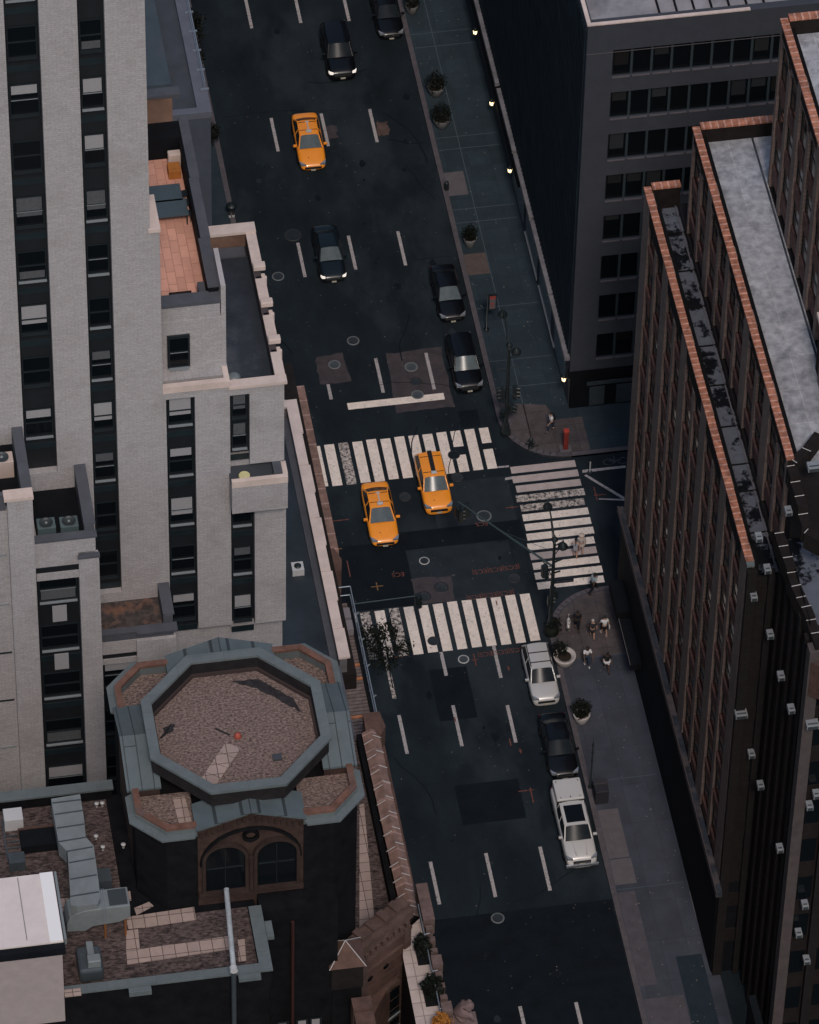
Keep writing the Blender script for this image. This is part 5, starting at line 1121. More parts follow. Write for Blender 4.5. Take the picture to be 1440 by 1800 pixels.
def car(kind, label, x, y, rz, pnt, name='parked_car', taxi=False, lights=False, scale=1., rails=False, gl=None, group=None, roofp=None, cat='car', sunroof=False):
    s = SP[kind]; gl = gl or car_glass; r_ = root(name, label, cat, (x, y, .004), group, rz); r_.scale = (scale,) * 3
    zb = .26; rings = []
    for yy, w, zt, cr in s['st']:
        rings.append([(0, yy, zt + cr), (.55 * w, yy, zt + cr * .75), (.86 * w, yy, zt + .0), (.975 * w, yy, zt - .1), (w, yy, .5 * (zt + .3)), (.95 * w, yy, zb), (0, yy, zb), (-.95 * w, yy, zb), (-w, yy, .5 * (zt + .3)), (-.975 * w, yy, zt - .1), (-.86 * w, yy, zt), (-.55 * w, yy, zt + cr * .75)])
    q = MB(); n = 12; q.add([p for rg in rings for p in rg], [(i * n + k, (i + 1) * n + k, (i + 1) * n + (k + 1) % n, i * n + (k + 1) % n) for i in range(len(rings) - 1) for k in range(n)] + [tuple(range(n))[::-1] if False else tuple(range(n)), tuple(range(len(rings) * n - 1, (len(rings) - 1) * n - 1, -1))], 0, True)
    body = q.build('body', pnt, r_, subsurf=2)
    y1, y2, y3, y4, z1, z2 = s['cab']; w1, w2 = s['hw']; L = s['st'][-1][0]
    # glasshouse: curved windscreen, backlight, two side windows each side
    def patch(nm, c, m_, bulge, par=r_, nu=6, nv=4):
        a, b, d, e = [Vector(v) for v in c]; nn = (b - a).cross(e - a).normalized(); v = []
        for j in range(nv + 1):
            for i in range(nu + 1):
                u = i / nu; t = j / nv; p = a.lerp(b, u).lerp(e.lerp(d, u), t); p += nn * bulge * (1 - (2 * u - 1) ** 2); v.append(p)
        q = MB().add(v, [(j * (nu + 1) + i, j * (nu + 1) + i + 1, (j + 1) * (nu + 1) + i + 1, (j + 1) * (nu + 1) + i) for j in range(nv) for i in range(nu)], 0, True)
        return q.build(nm, m_, par)
    patch('windshield', ((-w1 + .06, y1, z1), (w1 - .06, y1, z1), (w2 + .0, y2, z2 - .02), (-w2 - .0, y2, z2 - .02)), gl, .12)
    patch('rear_window', ((w1 - .06, y4, z1), (-w1 + .06, y4, z1), (-w2, y3, z2 - .02), (w2, y3, z2 - .02)), car_glass, .08)
    ym = (y2 + y3) / 2
    for sx in (-1, 1):
        A = (sx * w1, y1 + .12, z1 + .02); B_ = (sx * w1, ym, z1 + .02); C2 = (sx * w1, y4 - .1, z1 + .02); a = (sx * (w2 + .03), y2 + .06, z2 - .05); b = (sx * (w2 + .03), ym, z2 - .05); c = (sx * (w2 + .03), y3 - .03, z2 - .05)
        for nm, qd in (('side_window', (A, B_, b, a)), ('side_window', (B_, C2, c, b))):
            qd = qd if sx > 0 else (qd[1], qd[0], qd[3], qd[2]); patch(nm, qd, car_glass, .02, nu=3, nv=2)
    # roof skin with pillars
    q = MB(); v = []; nu, nv = 8, 8
    for j in range(nv + 1):
        for i in range(nu + 1):
            u = 2 * i / nu - 1; t = j / nv; yy = y2 - .04 + (y3 - y2 + .08) * t; wv = w2 + .035 - .05 * abs(2 * t - 1) ** 3
            v.append((wv * u, yy + (.06 * (1 - u * u)) * (-1 if t < .5 else 1) * abs(2 * t - 1), z2 + .035 * (1 - u ** 4) + .03 * (1 - (2 * t - 1) ** 2) - .02))
    q.add(v, [(j * 9 + i, j * 9 + i + 1, (j + 1) * 9 + i + 1, (j + 1) * 9 + i) for j in range(nv) for i in range(nu)], 0, True)
    for sx in (-1, 1):
        q.tube((sx * (w1 - .04), y1, z1), (sx * (w2 + .01), y2, z2 - .01), .045); q.tube((sx * (w1 - .04), y4, z1), (sx * (w2 + .01), y3, z2 - .01), .055)
        q.tube((sx * (w2 + .02), y2, z2 - .02), (sx * (w2 + .02), y3, z2 - .02), .04); q.tube((sx * (w1 + .0), ym, z1), (sx * (w2 + .02), ym, z2 - .02), .035)
    q.build('roof', roofp or pnt, r_)
    # seats/dash hint inside
    MB().box(-w1 + .15, w1 - .15, y1 + .35, y4 - .25, z1 - .1, z1 + .02).build('interior', trim, r_)
    for sx in (-1, 1):
        q = MB(); q.box(sx * (w1 + .05), sx * (w1 + .3), y1 + .2, y1 + .34, z1 + .02, z1 + .18); q.build('mirror', pnt, r_, bevel=.03)
        fz = s['st'][2][2]; fy = s['st'][1][0]; fw = s['st'][2][1]
        if lights:
            q = MB(); q.prism([(sx * (fw - .3), fy + .02), (sx * (fw - .06), fy + .06), (sx * (fw + .012), fy + .26), (sx * (fw - .1), fy + .13)], fz - .16, fz + .06); q.build('headlight', head_lit, r_, bevel=.02)
        else:
            q = MB(); q.prism([(sx * (fw - .42), fy + .02), (sx * (fw - .06), fy + .08), (sx * (fw + .01), fy + .42), (sx * (fw - .13), fy + .28)], fz - .15, fz + .045); q.build('headlight', head_off, r_, bevel=.02)
        q = MB(); ry = L - .12; q.box(sx * (fw - .28), sx * (fw - .06), ry + .03, ry + .1, fz - .05, fz + .1); q.build('tail_light', tail_m, r_, bevel=.02)
        for yy in (-s['wb'], s['wb']):
            wr = .36 if kind == 'pickup' else .33; xo = s['st'][4][1] - .1
            q = MB().lathe([(.18, -.11), (wr - .03, -.11), (wr, -.07), (wr, .07), (wr - .03, .11), (.18, .11)], 20); M_ = Matrix.Translation((sx * xo, yy, wr)) @ Matrix.Rotation(math.pi / 2, 4, 'Y'); q.xf(M_); w_ = q.build('wheel', rubber, r_)
            q = MB().lathe([(0, .07), (.17, .09), (.2, .1), (.2, -.1)], 14); q.xf(Matrix.Translation((sx * xo, yy, wr)) @ Matrix.Rotation(math.pi / 2 * sx, 4, 'Y')); q.build('rim', rim_m, w_)
    fy = s['st'][0][0]; fz = s['st'][1][2]
    q = MB(); q.box(-.55, .55, fy - .03, fy + .06, fz - .22, fz - .04); q.build('grille', trim, r_, bevel=.02)
    MB().box(-.16, .16, fy - .06, fy - .031, fz - .33, fz - .22).build('number_plate', plate_m, r_)
    q = MB(); q.box(-.72, .72, fy + .2 - .13, fy + .1, .3, .42); q.build('bumper', trim, r_)
    if kind == 'pickup':
        q = MB(); q.box(-.86, .86, 1.16, 2.86, 1.25, 1.95); q.build('bed_cap', white_p, r_, bevel=.08)
        q = MB(); q.box(-.7, -.66, 2.55, 2.7, 1.95, 1.96); q.box(.66, .7, 2.55, 2.7, 1.95, 1.96); q.box(-.02, .04, 1.3, 1.42, 1.95, 1.97); q.box(-.62, -.58, 1.3, 1.4, 1.95, 1.965); q.box(.58, .62, 1.3, 1.4, 1.95, 1.965); q.build('cap_fitting', trim, r_)
        q = MB(); q.box(-.88, .88, 1.02, 1.15, 1.2, 1.85); q.build('gap_seal', trim, r_)
        q = MB(); q.box(-1.02, 1.02, fy - .14, fy + .02, .5, .72); q.build('front_bumper', chrome, r_, bevel=.04)
        q = MB()
        for sx in (-1, 1): q.prism([(sx * .3, -2.7), (sx * .36, -2.7), (sx * .46, -1.7), (sx * .4, -1.7)], 1.1, 1.31)
        q.build('bonnet_ridge', pnt, r_)
    if sunroof: MB().box(-w2 + .14, w2 - .14, y2 + .2, y2 + 1.25 + (.3 if kind == 'pickup' else 0), z2 + .01, z2 + .052).build('sunroof', glass, r_)
    if taxi:
        q = MB(); q.box(-.18, .18, y2 + .12, y2 + .32, z2 + .05, z2 + .2); q.build('taxi_roof_light', white_m, r_, bevel=.03)
        if kind == 'suv':
            q = MB(); q.box(-.14, .14, y2 + .35, y3 + .1, z2 + .04, z2 + .12); q.build('roof_strip', trim, r_)
        else:
            q = MB(); q.box(-.035, .035, y2 + .35, y3 - .1, z2 + .05, z2 + .1); q.box(-.12, .12, y3 - .18, y3 - .08, z2 + .03, z2 + .07); q.build('roof_strip', white_m, r_)
        q = MB()
        for yy in ((y2 + .42, y3 - .15) if kind == 'sedan' else (y2 + .35, y3 - .35)): q.box(-w2, w2, yy, yy + .03, z2 + .03, z2 + .06)
        q.build('roof_bar', trim, r_); MB().box(-.28, -.22, y1 - .75, y1 - .69, SPZ(s, y1 - .72) - .005, SPZ(s, y1 - .72) + .02).build('bonnet_number', trim, r_)
    if rails:
        for sx in (-1, 1): MB().box(sx * (w2 - .02), sx * (w2 + .03), y2 + .2, y3, z2 + .02, z2 + .08).build('roof_rail', trim, r_)
        q = MB()
        for t in (.22, .62): yy = y2 + (y3 - y2) * t; q.box(-w2 + .03, w2 - .03, yy, yy + .07, z2 + .045, z2 + .07)
        q.build('roof_bar', trim, r_)
    return r_
def SPZ(s, y):
    st = s['st']
    for a, b in zip(st, st[1:]):
        if a[0] <= y <= b[0]: t = (y - a[0]) / (b[0] - a[0]); return a[2] + (b[2] - a[2]) * t + a[3] * .7
    return 1
def at(px, py, kind, back=0):      # ground position of the car centre from its front bumper point
    x, y = P(px, py); return x, y + -SP[kind]['st'][0][0]
TG = 'yellow taxis on the avenue'; 
x, y = at(552, 302, 'sedan'); car('sedan', 'orange-yellow sedan taxi alone in the upper left lanes of the avenue', x, y, -.02, taxi_y, 'taxi', True, group=TG, scale=1.04, gl=car_glass_b, cat='taxi', lights=False)
x, y = at(678, 962, 'sedan'); car('sedan', 'orange-yellow sedan taxi, left of the two crossing the junction', x, y, -.01, taxi_y, 'taxi', True, group=TG, scale=1.05, gl=car_glass_b, cat='taxi')
x, y = at(772, 908, 'suv'); car('suv', 'orange-yellow SUV taxi with black roof stripe beside the hanging signal', x, y, 0, taxi_y, 'taxi', True, group=TG, gl=car_glass_b, cat='taxi', scale=1.02)
x, y = at(603, 143, 'suv'); car('suv', 'black SUV with lit headlights, the uppermost moving vehicle on the avenue', x, y, -.01, black_p, 'moving_car', lights=True, scale=1.08)
x, y = at(689, 72, 'sedan'); car('sedan', 'black sedan half lost in the dark at the top edge by the kerb', x, y, -.01, black_p, 'parked_car', scale=1.02)
x, y = at(588, 500, 'sedan'); car('sedan', 'dark blue-green sedan with lit headlights in the middle lane', x, y, -.01, navy_p, 'moving_car', lights=True, gl=car_glass_b)
x, y = at(797, 570, 'sedan'); car('sedan', 'black sedan parked at the kerb, the farther of two together', x, y, 0, black_p, gl=car_glass_b)
x, y = at(826, 695, 'suv'); car('suv', 'black crossover parked just before the north crosswalk', x, y, 0, black_p, gl=car_glass_b, scale=1.02)
x, y = at(961, 1246, 'suv'); car('suv', 'silver SUV with black roof bars parked just past the south crosswalk', x, y, 0, silver_p, rails=True, scale=.98)
x, y = P(993, 1372); car('sedan', 'glossy black sedan parked between the silver SUV and the silver pickup', x, y + 2.4, 0, black_p, scale=1.02)
x, y = at(1023, 1530, 'pickup'); car('pickup', 'large silver pickup truck with capped bed and dark sunroof', x, y, 0, white_p, 'pickup_truck', cat='pickup truck', sunroof=True)
# ================================================================== STREET FURNITURE
def dome(mb, x, y, z, s=1.): mb.lathe([(0, .62 * s), (.05 * s, .6 * s), (.06 * s, .42 * s), (.12 * s, .36 * s), (.3 * s, .12 * s), (.33 * s, 0), (.26 * s, -.02 * s), (.2 * s, -.16 * s), (.08 * s, -.24 * s), (0, -.25 * s)], 14, (x, y, z))
def sig_head(name, x, y, z, rz, par, sections=3):
    q = MB(); h = .34 * sections; q.box(-.18, .18, -.12, .14, -h / 2, h / 2); 
    for k in range(sections):
        zc = h / 2 - .17 - .34 * k; q.tube((0, -.12, zc), (0, -.34, zc + .0), .15, .15, 12, cap=False)
    q.xf(Matrix.Translation((x, y, z)) @ Matrix.Rotation(rz, 4, 'Z')); hd = q.build(name, iron, par)
    q = MB()
    for k in range(sections):
        zc = h / 2 - .17 - .34 * k; q.lathe([(0, 0), (.12, 0)], 12); 
        for i in range(len(q.v) - 24, len(q.v)): a = q.v[i]; q.v[i] = (a[0], -.125, a[1] + zc)
    q.xf(Matrix.Translation((x, y, z)) @ Matrix.Rotation(rz, 4, 'Z')); q.build('lens', sig_glass, hd)
def street_pole(px, py, H, label, na=2.6, lean=(.5, -.2)):
    x, y = P(px, py, .15); r_ = root('street_lamp', label, 'street lamp', (x, y, .15), 'twin street lamps with traffic signals')
    MB().lathe([(.34, 0), (.34, .25), (.26, .5), (.2, .95), (.14, 1.1), (.13, H * .5), (.085, H), (0, H + .05)], 10, (x, y, .15), smooth=False).build('pole', iron, r_)
    q = MB(); zt = H + .15; a = Vector((x, y, zt)); p = a
    for k in range(1, 9): t = k / 8; n_ = Vector((x + .02, y + na * t, zt + .9 * math.sin(math.pi * t * .6))); q.tube(p, n_, .05, n=6); p = n_
    q.tube((x, y, zt - .9), (x, y + na * .55, zt + .6), .03, n=5); q.build('lamp_arm', iron, r_); e1 = p
    q = MB(); q.tube((x, y, zt - .3), (x + lean[0], y + lean[1], zt + .25), .045, n=6); q.tube((x, y, zt - 1.2), (x + lean[0] * .9, y + lean[1], zt - .1), .03, n=5); q.build('lamp_arm', iron, r_)
    q = MB(); dome(q, e1.x, e1.y, e1.z - .35, .95); q.build('lamp_head', iron, r_); q = MB(); dome(q, x + lean[0], y + lean[1], zt - .25, 1.0); q.build('lamp_head', iron, r_); q = MB(); dome(q, x + .05, y + .25, zt + .0, .7); q.build('lamp_head', iron, r_)
    return r_, x, y
s1, sx_, sy_ = street_pole(967, 1108, 8.3, 'tall dark twin lamp pole with mast arm and signals near the dog walker')
# mast arm over the junction
q = MB(); a = Vector((sx_, sy_, 6.2)); b = Vector((*P(806, 882, 6.6), 6.6)); q.tube(a, b, .075, .045, 8); q.tube((sx_, sy_, 7.6), tuple(a.lerp(b, .55)), .015, n=4); q.tube((sx_, sy_, 5.2), tuple(a.lerp(b, .12)), .04, n=5); q.build('mast_arm', [mat('mast_green', (.035, .06, .065), .5)], s1)
sig_head('signal_head', b.x - .05, b.y - .15, 5.9, R(10), s1); sig_head('signal_head', b.x + .55, b.y - .35, 6.0, R(185), s1); sig_head('signal_head', b.x + .1, b.y - .4, 5.7, R(95), s1)
sig_head('signal_head', sx_ - .55, sy_, 5.9, R(20), s1); sig_head('signal_head', sx_ - .1, sy_ + .1, 2.9, R(90), s1, 2); sig_head('signal_head', sx_ + .3, sy_ + .45, 3.1, R(180), s1, 2)
q = MB(); q.tube((sx_, sy_, 6.3), (sx_ - .55, sy_, 6.2), .03); q.tube((sx_, sy_, 5.5), (sx_ - .55, sy_, 5.4), .03); q.tube((sx_, sy_, 6.6), (sx_ + .55, sy_ - .2, 7.1), .06); q.tube((sx_, sy_, 5.6), (sx_ + .4, sy_ - .2, 5.95), .06); q.build('bracket', iron, s1)
sg = MB(); sg.box(sx_ + .1, sx_ + 1.35, sy_ - .03, sy_ + .03, 4.6, 4.95); o = sg.build('street_name_sign', [mat('sign_blue', (.012, .02, .03), .5)], s1)
tx = text_mesh('sign_lettering', 'East 39th St', .21, Matrix.Translation((sx_ + .73, sy_ - .04, 4.77)) @ Matrix.Rotation(math.pi / 2, 4, 'X'), slab_light, None); tx.parent = o; tx.matrix_parent_inverse = Matrix.Translation((-s1.location.x, -s1.location.y, -s1.location.z))
MB().box(sx_ - .12, sx_ + .14, sy_ - .12, sy_ + .12, 3.6, 4.3).build('control_box', iron, s1)
q = MB(); q.lathe([(.5, 0), (.5, .1), (.42, .5), (.2, .55)], 10, (sx_ + .05, sy_ - .15, .15)); foliage(q, (sx_ + .2, sy_ - .1, .8), .5, .5, .5, 300, .09); q.build('base_planting', [leaf_m], s1)
s2, nx_, ny_ = street_pole(889, 762, 8.0, 'tall dark twin lamp pole with signals on the far rounded corner beside the red post', lean=(.45, -.15))
q = MB(); q.tube((nx_ - .7, ny_, 6.3), (nx_ + .6, ny_ + .1, 6.3), .03); q.tube((nx_ - .5, ny_ - .2, 4.2), (nx_ + .7, ny_ + .3, 4.4), .03); q.tube((nx_ - .3, ny_ + .5, 4.5), (nx_ + .6, ny_ - .6, 3.9), .02); q.build('bracket', iron, s2)
sig_head('signal_head', nx_ - .35, ny_, 4.0, R(-80), s2); sig_head('signal_head', nx_ + .5, ny_, 4.0, R(80), s2); sig_head('signal_head', nx_ - .25, ny_ - .1, 2.3, R(-20), s2, 2); sig_head('signal_head', nx_ + .35, ny_ + .1, 2.4, R(60), s2, 2)
# mast on the west side, only its arm shows
wx, wy = -8.0, -12.9; r_ = root('signal_mast', 'thin mast arm with one signal reaching over the left end of the south crosswalk', 'traffic signal', (wx, wy, .15))
MB().lathe([(.2, 0), (.12, .8), (.09, 6.6), (0, 6.65)], 8, (wx, wy, .15)).build('pole', iron, r_)
e_ = Vector((*P(735, 1047, 6.2), 6.2)); MB().tube((wx, wy, 6.3), e_, .05, .035, 6).build('mast_arm', [MATS['mast_green']], r_); sig_head('signal_head', e_.x, e_.y, 5.8, R(15), r_)
# call box, hydrant, bus stop, bin, poles
x, y = P(994, 790, .15); r_ = root('red_call_post', 'bright red upright call post on a pale square base near the far corner', 'call post', (x, y, .15))
MB().box(x - .16, x + .16, y - .14, y + .14, .25, 1.85).build('post', [mat('red_post', (.2, .025, .018), .5, var=.15, vs=3)], r_, bevel=.04); MB().box(x - .18, x + .18, y - .16, y + .16, 1.85, 2.0).build('cap', [mat('red_cap', (.42, .05, .03), .5)], r_, bevel=.03); MB().box(x - .38, x + .38, y - .3, y + .3, .158, .25).build('base', slab_light, r_)
def hydrant(px, py, label, m_):
    x, y = P(px, py, .15); r_ = root('fire_hydrant', label, 'fire hydrant', (x, y, .15), 'fire hydrants'); MB().lathe([(.2, 0), (.2, .05), (.13, .08), (.13, .6), (.17, .62), (.17, .68), (.12, .8), (.04, .88), (0, .9)], 12, (x, y, .15)).build('barrel', m_, r_)
    q = MB(); q.tube((x - .3, y, .6), (x + .3, y, .6), .07); q.tube((x, y, .6), (x, y - .28, .6), .08); q.build('nozzle', m_, r_)
    q = MB()
    for a in range(3): t = a * 2.1; q.tube((x + .05 * math.cos(t), y + .05 * math.sin(t), .3), (x + .55 * math.cos(t), y + .4 * math.sin(t), .18), .045)
    q.build('guard_foot', iron, r_)
hydrant(933, 786, 'black hydrant on the pinkish apron of the far corner', iron)
x, y = P(855, 580, .15); r_ = root('bus_stop_sign', 'dark pole with framed route map beside two parked black cars', 'bus stop sign', (x, y, .15))
MB().lathe([(.2, 0), (.2, .1), (.05, .14), (.05, 3.5), (0, 3.52)], 8, (x, y, .15)).build('pole', iron, r_); MB().box(x + .08, x + .62, y - .04, y + .04, 2.0, 3.5).build('panel', iron, r_)
q = MB(); q.box(x + .15, x + .55, y - .05, y - .041, 2.15, 3.05, 0); q.box(x + .15, x + .55, y - .05, y - .041, 3.05, 3.35, 1); q.box(x + .22, x + .4, y - .056, y - .0501, 2.5, 2.75, 1); q.box(x + .18, x + .5, y - .056, y - .0501, 2.3, 2.34, 1); q.build('map', [slab_light, mat('map_red', (.3, .06, .05), .5)], r_)
x, y = P(1055, 1402, .15); r_ = root('street_bin', 'tall dark double street bin on the pavement by the slender pole', 'bin', (x, y, .15))
MB().box(x - .42, x + .42, y - .55, y + .35, .16, 1.35).build('casing', [mat('bin_dark', (.022, .022, .027), .6, var=.2, vs=3)], r_, bevel=.04); MB().box(x - .44, x + .44, y + .0, y + .38, 1.3, 1.5).build('lid', [mat('bin_lid', (.035, .033, .038), .6)], r_, bevel=.04)
x, y = P(1038, 1384, .15); r_ = root('slender_pole', 'thin black pole with small collars next to the dark bin', 'pole', (x, y, .15)); MB().lathe([(.16, 0), (.16, .12), (.06, .2), (.045, 4.2), (.02, 4.3), (.0, 4.9)], 8, (x, y, .15)).build('shaft', iron, r_)
q = MB()
for z in (2.6, 3.3, 4.0): q.lathe([(.05, 0), (.1, .05), (.05, .12)], 8, (x, y, .15 + z))
q.build('collar', iron, r_)
x, y = P(785, 333, .15); tag(MB().lathe([(.17, 0), (.17, .5), (.13, .7), (0, .74)], 12, (x, y, .15)).build('bollard', iron, None, (x, y, .15)), 'short dark bollard standing on a single pale pavement slab', 'bollard')
x, y = P(1037, 830, 0); r_ = root('delineator_post', 'thin white flexible post on a white dash where the cycle lane starts', 'delineator', (x, y, 0)); MB().tube((x, y, .02), (x, y, .95), .05, n=8).build('post', white_m, r_); MB().lathe([(.16, 0), (.16, .04), (.05, .06)], 10, (x, y, .014)).build('base', iron, r_)
x, y = P(407, 381, .15); r_ = root('standpipe', 'round-topped dark fitting on two pale feet by the far left kerb', 'hydrant', (x, y, .15)); MB().lathe([(.0, 1.2), (.3, 1.15), (.38, 1.0), (.3, .92), (.0, .9)], 14, (x, y, .15)).build('head', iron, r_); q = MB(); q.tube((x - .1, y, .15), (x - .1, y, 1.1), .04); q.tube((x + .12, y, .15), (x + .12, y, 1.1), .04); q.build('stem', bark, r_); q = MB(); q.box(x - .18, x - .04, y - .08, y + .05, .15, .28); q.box(x + .05, x + .2, y - .08, y + .05, .15, .28); q.build('foot', white_m, r_)
# round planters
pot_w = mat('pot_pale', (.50, .46, .44), .7, var=.1, vs=4); pot_d = mat('pot_grey', (.16, .16, .16), .7, var=.2, vs=3)
def pot(px, py, R_, label, pm, bush=(.6, .6, .6), n=700, off=(0, 0)):
    x, y = P(px, py, .15); r_ = root('round_planter', label, 'planter', (x, y, .15), 'round planters on the east pavement')
    MB().lathe([(R_ * .55, 0), (R_ * .62, .04), (R_ * .92, .5), (R_, .72), (R_, .8), (R_ * .86, .8), (R_ * .84, .68), (0, .66)], 22, (x, y, .15)).build('pot', pm, r_)
    MB().lathe([(R_ * .84, .665), (0, .69)], 16, (x, y, .153)).build('soil', soil, r_)
    if n:
        q = MB(); foliage(q, (x + off[0], y + off[1], .95 + bush[2] * .6), bush[0], bush[1], bush[2], n, .08, shell=.25); q.build('shrub', leaf_m, r_)
pot(766, 166, .6, 'dark bushy planter, upper of the close pair near the top', pot_d, (.75, .7, .7), 900); pot(776, 222, .6, 'dark bushy planter, lower of the close pair near the top', pot_d, (.75, .7, .75), 900)
pot(826, 432, .45, 'lone round dark shrub planter on the pinkish slab north of the parked cars', pot_d, (.52, .5, .65), 700); pot(724, 22, .5, 'dark bushy planter at the very top edge by the kerb', pot_d, (.6, .6, .6), 600)
pot(992, 1166, .72, 'large white bowl planter with dark shrub beside the silver SUV', pot_w, (.6, .55, .45), 500, (-.3, .4)); pot(1022, 1268, .55, 'white-rimmed planter hidden under a dense dark shrub below the bowl planter', pot_w, (.62, .6, .6), 1100, (0, .05))
# trees on the west pavement
def tree(x, y, H, crowns, label, n, s=.14, trunk_r=.14):
    r_ = root('street_tree', label, 'tree', (x, y, .15), 'trees on the west pavement'); MB().tube((x, y, .15), (x + .05, y, H * .45), trunk_r, trunk_r * .7, 8).build('trunk', bark, r_)
    q = MB(); f = MB()
    for (dx, dy, dz, rx, rz) in crowns:
        q.tube((x + .05, y, H * .45), (x + dx, y + dy, dz), trunk_r * .5, .02, 6)
        for _ in range(3): q.tube((x + dx * .6, y + dy * .6, dz * .8), (x + dx + rnd.uniform(-1, 1) * rx, y + dy + rnd.uniform(-1, 1) * rx, dz + rnd.uniform(-.5, .7) * rz), .03, .008, 4)
        foliage(f, (x + dx, y + dy, dz), rx, rx, rz, int(n * rx * rx), s, shell=.3)
    q.build('limbs', bark, r_); f.build('crown', leaf_m, r_)
tree(-8.2, -14.6, 8.5, [(2.9, -1.6, 6.6, 1.15, .8), (3.9, -1.4, 7.0, .9, .6), (1.8, -1.0, 6.8, 1.0, .8), (3.6, -2.9, 6.2, 1.0, .7), (4.9, -2.4, 6.6, .6, .4)], 'sparse dark tree leaning its leaves over the worn left end of the south crosswalk', 480, .11)
tree(-9.2, 39.5, 8, [(0, 0, 6.4, 1.3, 1.3), (.5, 1.6, 6.6, 1.1, 1.0), (.2, -1.4, 6, 1.0, .9)], 'large dark street tree behind the railing at the upper left', 600, .16)
tree(-8.4, 47.5, 8, [(0, 0, 6.2, 1.3, 1.3), (.4, 1.5, 6.2, 1.1, 1.0)], 'dark street tree at the very top left edge of the avenue', 600, .16)
x, y = P(374, 258, .15); r_ = root('clipped_shrub', 'small round dark shrub beside the far left kerb', 'shrub', (x, y, .15)); MB().tube((x, y, .15), (x, y, 1.2), .05).build('trunk', bark, r_); q = MB(); foliage(q, (x, y, 1.6), .55, .55, .6, 700, .09, shell=.3); q.build('crown', leaf_m, r_)
